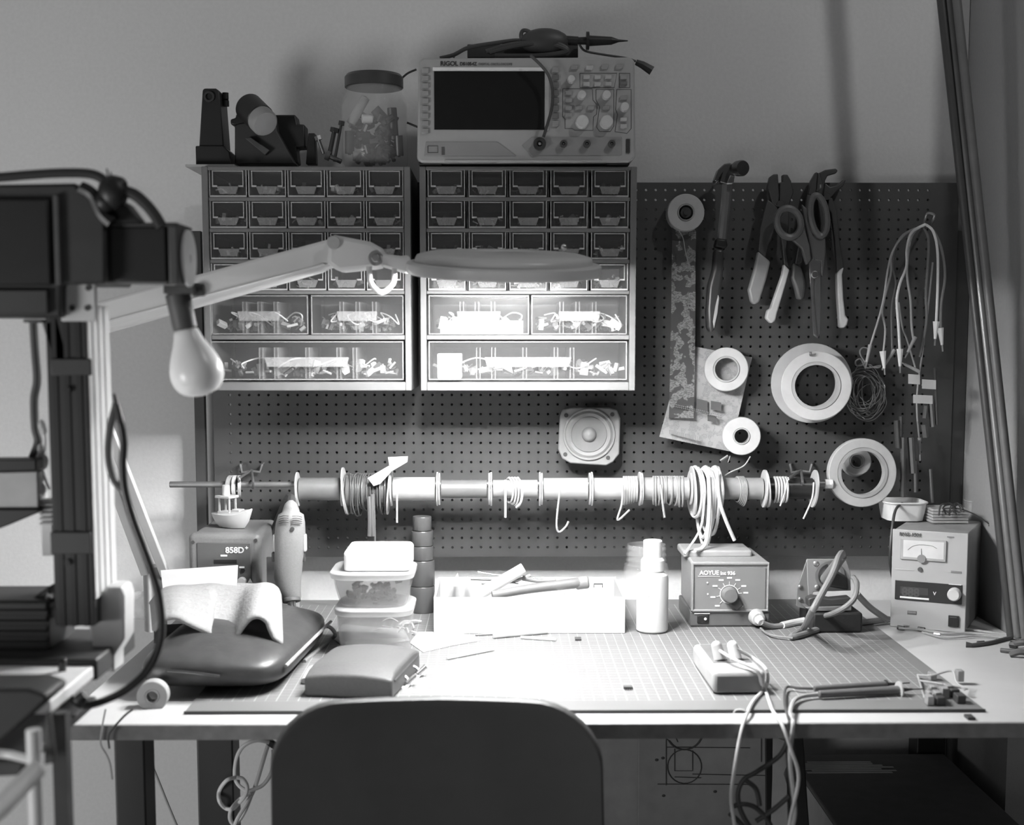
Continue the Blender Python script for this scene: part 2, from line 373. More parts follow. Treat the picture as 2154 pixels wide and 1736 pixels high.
# ------------------------------------------------------------------ oscilloscope
CZ = P(600, 350, YC).z      # top of the cabinets
def scope():
    Y = 1.905; k = Y/F
    g = crop(860, 50, 3.989)
    r = thing('oscilloscope', P(1106, 342, Y+.05), 'grey digital oscilloscope with dark screen standing on the right drawer cabinet', 'oscilloscope')
    BD = mat('scope_shell', .40, .5, var=.03); PN = mat('scope_panel', .30, .5, var=.03)
    o = [(880,128),(890,122),(1326,120),(1335,128),(1337,330),(1326,341),(886,342),(877,334)]
    fin(MB().ppoly(o, Y, .115), 'body', BD, r, bev=.003)
    fin(MB().ppoly([(896,298),(1046,298),(1086,328),(892,328)], Y-.0012, .002), 'front_panel', PN, r, bev=.0006)
    fin(MB().ppoly([(1118,288),(1308,288),(1308,327),(1118,327),(1098,305)], Y-.0012, .002), 'front_panel', PN, r, bev=.0006)
    fin(MB().pbox(913, 150, 1145, 273, Y-.0010, .002), 'screen', mat('screen_glass', .012, .35, spec=.4), r)
    b = MB(); b.pbox(910, 141, 1147, 149, Y-.003, .004); fin(b, 'screen_trim_and_highlight', mat('screen_trim_and_highlight', .85, .35), r, bev=.0008)  # pale bar: specular highlight on the bezel lip, put into the colour
    fin(MB().pbox(1146, 149, 1155, 275, Y-.002, .003), 'screen_trim_and_highlight', LGR, r, bev=.0008)
    bt = mat('scope_button', .33, .45); bw = mat('scope_button_light', .5, .4); out = mat('scope_outline', .10, .5)
    def btn(x, y, w, h, m): fin(MB().pbox(x-w/2, y-h/2, x+w/2, y+h/2, Y-.0035, .004), 'button', m, r, bev=.001)
    for i in range(9): btn(894.5, 148+i*15.9, 15, 11, bt)
    for i in range(8): btn(1168.5, 146+i*16.2, 14, 12, bt if i in (0, 7) else mat('scope_button_dark', .16, .5))
    for x in (1234, 1257.5, 1280):
        for y in (162, 176.5): btn(x, y, 14, 8.5, bw)
    for x, y, m in ((1312,162,bt),(1312,175,mat('scope_button_dark', .16)),(1196,195,bt),(1196,211,bt),(1196,227,bt),(1196,242,bt),(1218,227,bt),(1243,227,bt),(1275,227,bt),(1312,206,bt),(1312,251,bw),(1312,265,bw),
                    (1208,142,bt),(1240,142,bw),(1272,140,bt),(1303,140,bt)): btn(x, y, 15, 9, m)
    for x, y, q in ((1201,169,8),(1223,202,9.5),(1275,202,9.5),(1313,227,9.5),(1224,258,14),(1275,258,14)):
        c = P(x, y, Y); fin(MB().lathe([(sz(q,Y),.001),(sz(q,Y),.010),(sz(q*.85,Y),.013),(0.0001,.0134)], c, (0,-1,0), 24), 'knob', mat('scope_knob', .62, .3), r, ang=50)
    b = MB()                                      # raised outlines round the control groups
    for pl in ([(1436,415),(1745,415),(1725,535),(1436,535)], [(1290,545),(1540,545),(1545,640),(1580,680),(1575,760),(1550,780),(1545,895),(1395,895),(1370,880),(1310,880),(1310,800),(1290,780)],
               [(1570,550),(1720,550),(1720,860),(1690,905),(1600,905),(1575,870),(1600,700),(1570,640)], [(1765,415),(1855,415),(1855,535),(1765,535)],
               [(1745,550),(1865,550),(1865,880),(1830,920),(1730,905),(1750,760),(1735,720)]):
        q = [P(*g(*p), Y-.0002) for p in pl]; b.tube(q+[q[0]], .0005, 4, smooth=False)
    fin(b, 'control_outline', out, r)
    for x, q in ((1135, 13), (1185, 7.5), (1234, 7.5), (1286, 7.5)):
        c = P(x, 304, Y); n = 'probe_socket' 
        fin(MB().annulus(c, (0,-1,0), sz(q, Y), sz(q*.45, Y), .009, 24), n, DRK if q > 9 else mat('socket_metal', .22, .35, .8), r)
        fin(MB().cyl(c, c+Vector((0,-.007,0)), sz(q*.2, Y)), 'socket_pin', LGR, r)
    fin(MB().tube([P(x, y, Y-.0015) for x, y in ((900,307),(921,307),(921,321),(900,321),(900,307))], .0006, 4, smooth=False), 'usb_port', out, r)
    fin(MB().pbox(929, 309, 935, 326, Y-.002, .003), 'port', out, r)
    fin(MB().pbox(1317, 292, 1325, 322, Y-.002, .003), 'ground_tab', DRK, r, bev=.0008)
    for x in (905, 1300): fin(MB().pbox(x-24, 340, x+24, 347.5, Y+.01, .03), 'foot', BLK, r, bev=.001)
    fin(MB().pbox(935, 336, 1266, 341, Y-.004, .006), 'carry_handle', LGR, r, bev=.001)
    text('RIGOL', sz(9, Y), P(926, 138, Y-.0006), TXB, r); text('DS1054Z', sz(6.5, Y), P(967, 137.5, Y-.0006), TXB, r)
    text('DIGITAL OSCILLOSCOPE', sz(4.5, Y), P(1006, 137, Y-.0006), mat('grey_print', .2), r)
scope()
Y = 1.96
b = MB(); b.pbox(983, 93, 1216, 121.5, Y, .05); fin(b, 'flat_box', mat('dark_card', .05, .7), None, 'thin dark box lying flat on top of the oscilloscope', 'box', bev=.001)
r = thing('scope_probe', P(1150, 118, 1.94), 'black oscilloscope probe with coiled cable on top of the oscilloscope', 'probe')
g = crop(860, 50, 3.989); Yp = 1.935
def gp(l, Y=Yp): return [P(*g(x, y), Y) for x, y in l]
b = MB()
a, c = P(*g(1230, 135), Yp), P(*g(1420, 145), Yp); b.cyl(a, c, .0068, .0062)
q = gp([(1420,143),(1500,143),(1700,143),(1760,143),(1838,143)])
b.cyl(q[0], q[1], .005, .0055); b.cyl(q[1]-Vector((.002,0,0)), q[1]+Vector((.002,0,0)), .0125); b.cyl(q[1], q[2], .0075, .0055); b.cyl(q[2], q[3], .0055, .002); b.cyl(q[3], q[4], .002, .0008)
fin(b, 'probe_body', BLK, r)
b = MB()
b.tube(gp([(1230,130),(1080,100),(990,58),(950,65),(945,120),(1000,160),(1100,170),(1200,160),(1250,190),(1150,215),(1010,200),(960,160),(900,140),(700,165),(500,200),(380,260),(260,290)]), .0028)
b.tube(gp([(500,205),(400,245),(370,282)]), .0022)
for k in range(7):
    o = R.uniform(-8, 8); b.tube(gp([(670+o*3,240+o),(850,190+o*2),(1050,165+o),(1230,175+o*2),(1330,230+o),(1150,265+o/2),(900,270),(720,268+o/2)], Yp+R.uniform(-.012, .012)), .0032)
b.sph(P(*g(1140,150), Yp), .016, 2.2, 1, 1.15)
b.tube(gp([(1020,265),(1110,350),(1175,440),(1205,560),(1200,700),(1170,820),(1130,950)], 1.885), .0021)
fin(b, 'cable', WID, r)
b = MB(); b.tube(gp([(1430,170),(1460,215),(1510,237),(1640,260),(1815,287),(1905,315)]), .0016); fin(b, 'ground_lead', WID, r)
fin(MB().tube(gp([(1905,322),(1960,345),(2040,395)]), [.004, .0065], 8, smooth=False), 'crocodile_clip', BLK, r)
b = MB(); b.tube([P(x, y, 2.0) for x, y in ((846,164),(858,154),(876,146))], .0015); b.tube([P(x, y, 2.0) for x, y in ((856,258),(866,262),(880,268))], .0015)
fin(b, 'power_lead', WID, None, 'thin dark cable behind the jar running to the oscilloscope', 'cable')
# ------------------------------------------------------------------ things on the left cabinet
g = crop(380, 140, 4.1423)
fin(MB().box(P(398,340,1.95).x, P(500,340,1.95).x, 1.925, 2.04, CZ+.0008, CZ+.004), 'flat_board', LGR, None, 'thin pale board under the black posts, jutting left over the cabinet edge', 'board')
r = thing('post_clamp', P(450, 338, 1.96), 'tall black tapered post clamp with side thumbscrew, left end of the cabinet top', 'clamp')
zb = CZ+.0045
b = MB(); Y = 1.95
b.ppoly([g(*p) for p in ((190,205),(205,190),(305,190),(335,210),(345,300),(375,700),(160,700))], Y, .05); fin(b, 'post', BLK, r, bev=.0015)
a, c = P(*g(135,695), Y), P(*g(450,800), Y)
fin(MB().poly([Vector((x, Y-.005, z)) for x, z in ((a.x, zb), (a.x, a.z), (P(*g(375,700),Y).x, a.z), (P(*g(430,745),Y).x, P(*g(430,745),Y).z), (c.x, zb))], (0,.06,0)), 'base', BLK, r, bev=.0015)
fin(MB().annulus(P(*g(250,265), Y), (0,-1,0), sz(11,Y), sz(7,Y), .003), 'ring_bolt', DMT, r)
q = P(*g(330,285), Y+.02); b = MB(); b.cyl(q, q+Vector((.014,0,0)), .002); b.cyl(q+Vector((.010,0,-.010)), q+Vector((.010,0,-.002)), .005); b.cyl(q+Vector((.010,0,.0)), q+Vector((.010,0,.009)), .0045); fin(b, 'thumbscrew', BLK, r)
r = thing('bench_vise', P(560, 338, 1.97), 'black clamp stand with light tipped handle leaning over it, left cabinet top', 'vise')
Y = 1.955
b = MB(); b.ppoly([g(*p) for p in ((470,500),(620,480),(820,420),(840,560),(1000,850),(470,850))], Y, .045); fin(b, 'body', DRK, r, bev=.002)
b = MB(); b.ppoly([g(*p) for p in ((780,420),(1000,420),(1015,500),(1080,505),(1085,700),(1005,705),(1020,840),(960,845),(840,560))], Y+.02, .035); fin(b, 'jaw', BLK, r, bev=.002)
b = MB(); b.ppoly([g(*p) for p in ((480,415),(600,415),(600,480),(500,500),(475,515),(435,505),(432,460),(480,445))], Y-.004, .03); fin(b, 'side_knob', BLK, r, bev=.002)
a, c = P(*g(590,350), Y-.004), P(*g(700,460), Y-.030)
fin(MB().cyl(a, c, .0205, n=28), 'handle', BLK, r, bev=.002); d = (c-a).normalized()
fin(MB().lathe([(.0195,0),(.0195,.012),(.017,.016),(.001,.017)], c-d*.001, d), 'handle_cap', mat('cap_grey', .32, .5), r)
b = MB(); b.ppoly([g(*p) for p in ((560,625),(610,615),(775,730),(735,770))], Y-.010, .010); fin(b, 'lever', CHR, r, bev=.001)
b = MB(); b.ppoly([g(*p) for p in ((1112,580),(1168,580),(1180,850),(1090,850))], 1.97, .02)
fin(b, 'small_post', BLK, None, 'short black post beside the loose bolts on the left cabinet', 'post', bev=.001)
g0 = g
for k, (p0, p1, q, lb) in enumerate((((1200,630),(1245,760),.0035,'bolt leaning toward the short black post'), ((1340,560),(1290,800),.0045,'tallest bolt of the cluster left of the jar'), ((1400,500),(1340,830),.0030,'long thin bolt touching the jar'), ((1290,780),(1400,830),.005,'bolt lying flat at the foot of the jar'))):
    r = thing('bolt', P(*g(*p1), 1.965), 'metal '+lb, 'bolt', 'bolts beside the jar')
    a, c = P(*g(*p0), 1.965), P(*g(*p1), 1.965); d = (a-c).normalized()
    fin(MB().cyl(c, a, q*.7, n=10), 'shank', DMT, r); fin(MB().cyl(a-d*.002, a+d*.004, q*1.5, n=6), 'head', DMT, r)
# jar of batteries
Y = 1.99; jc = P(788, 300, Y); jc.z = CZ; s = Y/F
r = thing('glass_jar', (jc.x, Y, CZ), 'large lidded glass jar full of old batteries on the left cabinet', 'jar')
H = P(788, 190, Y).z-CZ
b = MB(); ro, ri = 68*s, 66*s
b.lathe([(.8*ro,.001),(ro*.97,.004),(ro,.012),(ro,H*.80),(ro*.96,H*.88),(ro*.84,H*.96),(ro*.82,H+.008),(ro*.79,H+.008),(ro*.80,H*.94),(ri*.95,H*.86),(ri,H*.80),(ri,.014),(ri*.9,.008),(.0003,.007)], (jc.x, Y, CZ), n=48, cap=False); fin(b, 'jar_glass', GLS, r, ang=60)
zl = P(788, 186, Y).z; zt = P(788, 158, Y).z; ro2 = 60*s
fin(MB().lathe([(ro2*.97,zl-CZ),(ro2,zl-CZ+.001),(ro2,zt-CZ-.004),(ro2*.93,zt-CZ),(.0005,zt-CZ)], (jc.x, Y, CZ), n=48), 'lid', mat('jar_lid', .07, .35, .3), r)
for k, (x0,y0,x1,y1,rr,m,lb) in enumerate(((1480,500,1610,270,.0068,LGR,'ribbed light battery leaning up the left side of the jar'),(1690,370,1800,490,.0075,CHR,'tilted battery at the centre top inside the jar'),(1580,455,1670,455,.0062,WHT,'white ended battery lying in the middle of the jar'),
        (1530,640,1650,640,.0125,BLK,'fat black battery in the lower middle of the jar'),(1840,360,1860,640,.0070,DMT,'metal battery standing at the right wall of the jar'),(1700,610,1820,540,.0060,DMT,'slanting thin battery right of the fat black battery'),(1500,780,1640,790,.0070,LGR,'battery at the bottom left of the jar'),(1690,800,1800,780,.0075,STL,'battery at the bottom right of the jar'),(1440,560,1450,760,.0070,DRK,'dark battery upright by the left wall of the jar'),(1900,600,1905,780,.0065,DMT,'battery upright at the right edge of the jar'))):
    a, c = P(*g(x0,y0), Y-.012), P(*g(x1,y1), Y-.008); 
    for v in (a, c):
        dx, dy = v.x-jc.x, v.y-Y; m_ = math.hypot(dx, dy); lim = ri-rr-.003
        if m_ > lim: v.x, v.y = jc.x+dx*lim/m_, Y+dy*lim/m_
        v.z = max(v.z, CZ+rr+.009)
    d = (c-a).normalized(); q = fin(MB().cyl(a, c, rr, n=16).cyl(c, c+d*.0015, rr*.35, n=10), 'battery', m, None, lb, 'battery', 'batteries in the glass jar', bev=.0006)
b = MB()
for k in range(110):
    t, u = R.random()*6.28, R.random()**.5*ri*.75; p = Vector((jc.x+u*math.cos(t), Y+u*math.sin(t), CZ+.016+R.random()**1.3*.070)); d = Vector((R.uniform(-1,1), R.uniform(-1,1), R.uniform(-1,1))).normalized()*.006
    b.cyl(p-d, p+d, R.uniform(.002,.005), n=8)
fin(b, 'battery_pile', DMT, None, 'jumbled metal cells and coins filling the bottom of the jar', 'batteries', None, 'stuff')
# ------------------------------------------------------------------ magnifier lamp
Y = 1.61; s = Y/F
r = thing('magnifier_lamp', P(345, 1205, 1.93), 'white articulated magnifier lamp with a glowing round head over the bench', 'desk lamp')
c = P(1060, 556, Y); dn = Vector((math.sin(rad(1.5)), math.sin(rad(7))*-1, -1)).normalized(); dn = Vector((-.02, .125, -1)).normalized()
up = -dn; Rr = 202*s; LW = mat('lamp_enamel', .62, .35, var=.02)
fin(MB().lathe([(.0005,.014),(Rr*.5,.0135),(Rr*.80,.012),(Rr*.895,.009),(Rr*.91,.0055),(Rr*.915,.001),(Rr*.985,.0008),(Rr,-.0005),(Rr,-.010),(Rr*.99,-.0115),(Rr*.975,-.011),(Rr*.965,.001),(Rr*.6,.004),(.0005,.004)], c, up, 72, cap=False), 'lamp_head', LW, r, ang=50, solid=.0012)
fin(MB().lathe([(Rr*.70,-.001),(Rr*.5,.001),(.0005,.002),(.0005,-.010),(Rr*.4,-.0085),(Rr*.70,-.005)], c, up, 64, cap=False), 'lens', clear('lens_glass', .9, .9, .02), r)
tr = MB(); q = up.to_track_quat('Z', 'Y'); n = 64
rings = []
for i in range(n):
    a = i*2*math.pi/n; e = q@Vector((math.cos(a), math.sin(a), 0)); rings.append([c+e*(Rr*.84+.0095*math.cos(t*math.pi/4))+up*(-.004+.0045*math.sin(t*math.pi/4)) for t in range(8)])
rings.append(rings[0]); tr.rings(rings, cap=False)
bmesh.ops.remove_doubles(tr.b, verts=tr.b.verts, dist=1e-6)
fin(tr, 'ring_tube', emit('lamp_tube_glow', RING_POWER), r, ang=60)
hp = P(1186, 524, 1.57); fin(MB().cyl(hp, hp+up*.002, .003).sph(hp+up*.002, .0035), 'screw', mat('chrome', .9, .12, 1.), r)
g = crop(400, 340, 4.4875)
Ya = 1.63
def ap(l, Y=Ya): return [P(*g(x, y), Y) for x, y in l]
b = MB(); b.poly(ap([(-1100,1383),(1290,735),(1350,700),(1440,715),(1440,960),(1290,1010),(1240,1040),(-1100,1697)]), (0, .026, 0)); fin(b, 'upper_arm', LW, r, bev=.004)
b = MB(); b.poly([p+Vector((0,-.004,0)) for p in ap([(-1100,1583),(1260,960),(1275,975),(-1100,1603)])], (0,.006,0)); fin(b, 'arm_ridge', LW, r, bev=.001)
b = MB(); b.poly(ap([(1310,715),(1360,690),(1700,755),(1800,810),(1860,900),(1800,1000),(1400,1040),(1290,960)], Ya-.008), (0,.042,0)); fin(b, 'elbow_bracket', LW, r, bev=.005)
pv = P(*g(1355,765), Ya-.009); fin(MB().cyl(pv, pv+Vector((0,-.003,0)), sz(14,Ya), n=28), 'pivot_cap', mat('pivot_grey', .38, .5), r, bev=.0008)
pv = P(*g(1757,915), Ya-.010); fin(MB().cyl(pv+Vector((0,.001,0)), pv+Vector((0,-.005,0)), sz(16,Ya), n=28).cyl(pv, pv+Vector((0,-.009,0)), sz(9,Ya), n=6), 'pivot_knob', STL, r, bev=.0008)
fin(MB().poly(ap([(1760,860),(1990,890),(2060,880),(2110,1000),(2050,1060),(1800,990)], 1.615), (0,.014,0)), 'head_joint', LW, r, bev=.003)
q = ap([(1690,990),(1700,1130),(1760,1215),(1810,1235),(1870,1200),(1920,1130),(1930,1010)], 1.60); fin(MB().tube(q, sz(6,1.6), 10), 'head_yoke', LW, r)
pv = P(*g(70,1210), Ya-.004); fin(MB().cyl(pv+Vector((0,.004,0)), pv+Vector((0,-.006,0)), sz(13,Ya), n=24), 'pivot_knob', DRK, r, bev=.001)
Yl = 1.90
for a0, a1, w_ in (((120,700),(306,1205),9), ((150,700),(347,1208),9)):
    p, q = P(*a0, Ya+.02), P(*a1, Yl); fin(MB().tube([p, q], .0085, 4, smooth=False), 'lower_arm', LW, r, bev=.001)
q = P(325, 1205, Yl+.01); fin(MB().cyl((q.x, q.y, .7510), (q.x, q.y, q.z+.01), .016), 'clamp_post', STL, r)
# spring wire hanging off the lamp
# ------------------------------------------------------------------ things hung on the pegboard (right)
def hook(x, y, lb):
    a = P(x, y, YP-.0005); fin(MB().tube([a, a+Vector((0,-.012,.0)), a+Vector((0,-.045,0)), a+Vector((0,-.05,.006))], .0018, 8), 'peg_hook', STL, None, lb, 'hook')
g = crop(1340, 330, 4.0375)
def G(l, Y): return [P(*g(x, y), Y) for x, y in l]
def tape(px, py, ro, ri, h, Y, lb, m=TAP, d=(0,-1,0), hub=None, name='tape_roll', cat='tape roll', grp='tape rolls'):
    c = P(px, py, Y); s = Y/F; r = thing(name, c, lb, cat, grp); d = Vector(d).normalized()
    fin(MB().annulus(c-d*h, d, ro*s, ri*s, h, 56), 'tape', m, r, bev=.0012, ang=50)
    hm = hub or mat('core_card', .35, .8)
    fin(MB().annulus(c-d*(h-.0005), d, ri*s*1.001, ri*s*.88, h+.001, 48), 'core', hm, r, ang=50)
    return r
tape(1443, 447, 38.5, 17, .024, 2.055, 'white tape roll at the top above the hanging film strip', d=(.0,-1,.02))
q = P(1443, 447, 2.05); fin(MB().cyl((q.x, YP-.001, q.z), (q.x, 2.05, q.z), .008, n=20).cyl((q.x, 2.052, q.z), (q.x, 2.046, q.z), .004, n=12), 'wooden_peg', DRK, None, 'dark peg through the core of the top white tape roll', 'peg')
fin(MB().tube(G([(350,620),(390,690),(410,800),(435,905)], 2.05), .0007, 5), 'thread', WIR, None, 'loose thread hanging from the top white tape roll', 'thread')
# hammer
r = thing('claw_hammer', P(1525, 520, 2.04), 'claw hammer with steel shaft hanging at the pegboard top edge', 'hammer')
Yh = 2.03
b = MB(); b.poly(G([(655,205),(690,110),(740,60),(790,50),(830,80),(835,150),(800,180),(775,235),(700,215),(715,160),(680,210)], Yh), (0,.022,0)); fin(b, 'claw', DMT, r, bev=.003)
c0, c1 = P(*g(800,105), Yh+.011), P(*g(870,98), Yh-.012); fin(MB().lathe([(.008,0),(.008,.012),(.0115,.02),(.0118,.032),(.0105,.035),(.0002,.0355)], c0, c1-c0, 28), 'striking_face', DMT, r)
b = MB(); b.poly(G([(790,150),(835,150),(820,230),(755,235)], Yh-.001), (0,.02,0)); fin(b, 'neck', MTL, r, bev=.002)
fin(MB().tube(G([(765,235),(752,400),(722,700)], Yh+.008), .0078, 10), 'shaft', mat('shaft_steel', .5, .3, .9), r)
b = MB(); b.poly(G([(680,690),(760,700),(775,760),(735,785),(660,765)], Yh-.002), (0,.02,0)); fin(b, 'collar', BLK, r, bev=.003)
b = MB(); b.poly(G([(665,780),(740,785),(738,960),(715,1150),(690,1350),(660,1470),(630,1500),(600,1450),(595,1300),(610,1100),(650,950)], Yh-.006), (0,.026,0)); fin(b, 'grip', mat('grip_rubber', .045, .35), r, bev=.007, seg=4)
b = MB(); b.poly(G([(690,1170),(700,1200),(685,1330),(655,1460),(645,1400),(665,1270)], Yh-.0075), (0,.004,0)); fin(b, 'grip_highlight', LGR, r, bev=.001)  # light-grey sliver: highlight on the dark grip modelled as a pale piece
hook(1500, 392, 'steel hook under the claw hammer head')
def plier(name, lb, cat, Yb, body, grips, piv=None):
    r = thing(name, P(*g(*piv), Yb), lb, cat)
    for k, (pl, t) in enumerate(body): fin(MB().poly(G(pl, Yb), (0,t,0)), 'jaw' if k < 2 else 'arm', mat('tool_steel_dark', .09, .45, .5), r, bev=.0015)
    for pl, m in grips: fin(MB().poly(G(pl, Yb-.003), (0,.015,0)), 'grip', m, r, bev=.005, seg=3)
    q = P(*g(*piv), Yb); fin(MB().cyl(q+Vector((0,.002,0)), q+Vector((0,-.003,0)), .005), 'rivet', DMT, r)
    return r
GP = mat('grip_grey', .30, .45); GW = mat('grip_white', .62, .4); GD = mat('grip_dark', .10, .45)
plier('cutting_pliers', 'blunt nosed pliers with one grey and one pale grip, left of the scissors', 'pliers', 2.055,
  [([(1130,170),(1160,148),(1198,145),(1202,212),(1210,330),(1200,430),(1150,400),(1110,260)], .014), ([(1238,150),(1280,150),(1310,205),(1330,300),(1290,420),(1215,430),(1212,330),(1215,215),(1240,215)], .014),
   ([(1110,360),(1200,430),(1190,560),(1120,760),(1090,860),(1030,800),(1050,600)], .012), ([(1200,430),(1290,400),(1290,600),(1270,800),(1290,940),(1250,920),(1235,760),(1200,560)], .012)],
  [([(1030,800),(1135,890),(1100,1040),(1040,1235),(1000,1256),(970,1235),(948,1130),(1000,950)], GP), ([(1250,910),(1296,960),(1270,1060),(1190,1330),(1175,1395),(1140,1416),(1096,1372),(1110,1300),(1135,1290),(1235,1000)], GW)], (1215,400))
plier('long_nose_pliers', 'long nosed pliers hanging behind the scissors, dark grip showing', 'pliers', 2.062,
  [([(1520,130),(1535,130),(1520,330),(1455,320),(1480,200)], .012), ([(1538,130),(1560,160),(1590,250),(1570,340),(1522,330)], .012), ([(1450,320),(1510,330),(1480,560),(1400,900),(1340,920),(1400,600)], .010), ([(1530,330),(1575,330),(1600,560),(1590,820),(1540,820),(1560,560)], .010)],
  [([(1325,890),(1400,930),(1435,1040),(1442,1110),(1425,1200),(1392,1228),(1360,1200),(1340,1110),(1308,1030)], GD)], (1515,330))
plier('slip_joint_pliers', 'large slip joint pliers, open jaws above the board, right of the scissors', 'pliers', 2.068,
  [([(1550,135),(1600,110),(1690,98),(1708,118),(1690,140),(1620,160),(1600,200),(1580,330),(1540,300)], .012), ([(1575,330),(1600,220),(1640,255),(1700,240),(1760,190),(1776,200),(1750,250),(1700,290),(1650,345)], .012), ([(1590,320),(1660,350),(1700,460),(1720,700),(1760,940),(1740,1000),(1700,985),(1680,700),(1650,480),(1600,400)], .010), ([(1580,340),(1640,350),(1600,700),(1560,900),(1530,890),(1560,600)], .010)],
  [([(1760,935),(1745,1000),(1755,1200),(1772,1345),(1798,1380),(1785,1430),(1758,1458),(1722,1450),(1718,1380),(1705,1200),(1698,990),(1725,960)], GW)], (1610,340))
r = thing('scissors', P(*g(1510,700), 2.03), 'large scissors hanging tip down by their oval grey handles', 'scissors')
SH = mat('scissor_handle', .12, .4)
def loop(cx, cy, a, b_, tilt, n=20): return [(cx+a*math.cos(t)*math.cos(tilt)-b_*math.sin(t)*math.sin(tilt), cy+a*math.cos(t)*math.sin(tilt)+b_*math.sin(t)*math.cos(tilt)) for t in [i*2*math.pi/n for i in range(n+1)]]
fin(MB().tube(G(loop(1290,560,100,125,-.25), 2.03), .0052, 8), 'handle', SH, r)
fin(MB().tube(G(loop(1543,500,68,172,-.14), 2.036), .0052, 8), 'handle', SH, r)
b = MB(); b.poly(G([(1300,690),(1380,660),(1410,560),(1470,760),(1480,880),(1440,920),(1400,780)], 2.030), (0,.010,0)); fin(b, 'shank', SH, r, bev=.002)
b = MB(); b.poly(G([(1400,400),(1460,450),(1500,660),(1600,640),(1605,800),(1580,1020),(1560,1000),(1560,890),(1490,880)], 2.036), (0,.010,0)); fin(b, 'shank', SH, r, bev=.002)
b = MB(); b.poly(G([(1458,900),(1500,860),(1560,890),(1560,1200),(1552,1500),(1535,1543),(1500,1515),(1480,1200)], 2.036), (0,.003,0)); fin(b, 'blade', mat('blade_steel', .45, .3, .9), r, bev=.0006)
b = MB(); b.poly(G([(1470,900),(1500,900),(1500,1200),(1530,1530),(1500,1500),(1476,1150)], 2.0345), (0,.0012,0)); fin(b, 'blade', mat('blade_steel', .45), r)
q = P(*g(1510,1000), 2.033); fin(MB().cyl(q+Vector((0,.004,0)), q+Vector((0,-.002,0)), .0055), 'pivot_screw', MTL, r, bev=.0008)
hook(1710, 405, 'steel hook holding the scissors')
# printed film strip, circuit sheet
def circuit(name, base, ink, s1, s2):
    m = bpy.data.materials.new(name); m.use_nodes = True; nt = m.node_tree; b = nt.nodes['Principled BSDF']; tc = nt.nodes.new('ShaderNodeTexCoord')
    mp = nt.nodes.new('ShaderNodeMapping'); mp.inputs['Rotation'].default_value = (rad(90), 0, 0); nt.links.new(tc.outputs['Object'], mp.inputs[0])
    v = nt.nodes.new('ShaderNodeTexBrick'); v.inputs['Scale'].default_value = s1; v.inputs['Mortar Size'].default_value = .03
    v.inputs['Color1'].default_value = (0,0,0,1); v.inputs['Color2'].default_value = (1,1,1,1); v.inputs['Mortar'].default_value = (.7,.7,.7,1); nt.links.new(mp.outputs[0], v.inputs[0])
    k = nt.nodes.new('ShaderNodeTexNoise'); k.inputs['Scale'].default_value = s2; nt.links.new(tc.outputs['Object'], k.inputs[0])
    mu = nt.nodes.new('ShaderNodeMath'); mu.operation = 'MULTIPLY'; nt.links.new(v.outputs[0], mu.inputs[0]); 
    gt = nt.nodes.new('ShaderNodeMath'); gt.operation = 'GREATER_THAN'; gt.inputs[1].default_value = .5; nt.links.new(k.outputs[0], gt.inputs[0]); nt.links.new(gt.outputs[0], mu.inputs[1])
    r = nt.nodes.new('ShaderNodeMapRange'); r.inputs[3].default_value = base; r.inputs[4].default_value = ink; nt.links.new(mu.outputs[0], r.inputs[0]); nt.links.new(r.outputs[0], b.inputs['Base Color']); b.inputs['Roughness'].default_value = .4; return m
b = MB()
b.grid([[P(x0, y, Yq), P(x1, y, Yq)] for y, x0, x1, Yq in ((478,1414,1464,2.07),(560,1413,1463,2.068),(650,1412,1463,2.064),(740,1410,1462,2.060),(800,1409,1461,2.056),(850,1408,1460,2.052),(880,1407,1459,2.047))])
fin(b, 'printed_film_strip', circuit('film_print', .07, .30, 190, 60), None, 'long narrow printed film strip hanging below the top tape roll', 'film strip', solid=.0003, smooth=False)
b = MB(); b.poly([P(1455,728,2.075), P(1582,752,2.078), P(1550,880,2.078), P(1536,950,2.066), P(1387,919,2.045), P(1410,835,2.06)], (0,.0008,0))
sheet = fin(b, 'circuit_sheet', circuit('sheet_print', .42, .30, 260, 90), None, 'white printed circuit stencil sheet pinned askew under two tape rolls', 'sheet', smooth=False)
gg = crop(1340, 700, 4.3396); b = MB()
for (x, y, w_, h_) in ((540,600,100,110), (670,620,95,80), (640,745,80,60)):
    pts = [P(*gg(x+dx*w_+(1-dy)*w_*.16*0, y+dy*h_+dx*h_*.22), 2.052+.012*(1-(y+dy*h_-600)/300)) for dx, dy in ((0,0),(1,0),(1,1),(0,1))]
    b.poly([p+Vector((0,-.004,0)) for p in pts], (0,.0004,0))
fin(b, 'printed_block', mat('print_dark', .10, .6), sheet)
b = MB()
for y_ in (655, 672):
    for i in range(26): q = P(*gg(340+i*17, y_+i*4.0), 2.046); b.sph(q, .0011, u=6, v=4)
for i in range(16): q = P(*gg(300+i*18, 905+i*4.4), 2.041); b.box(q.x-.001, q.x+.001, q.y-.0005, q.y, q.z-.003, q.z+.003)
fin(b, 'printed_marks', mat('print_mid', .25, .6), sheet, kind='stuff')
r2 = tape(1528, 777, 46, 27, .020, 2.045, 'white tape roll hanging at the top of the circuit sheet', d=(-.12,-1,.06))
r3 = tape(1560, 918, 40, 17, .030, 2.030, 'frosted tape roll over the lower corner of the circuit sheet', d=(-.14,-1,.03)) 
fin(MB().tube([P(*gg(x, y), 2.035) for x, y in ((1035,1130),(975,1215),(850,1275),(765,1330))], .0010, 6), 'tape_tail', TAP, r3)
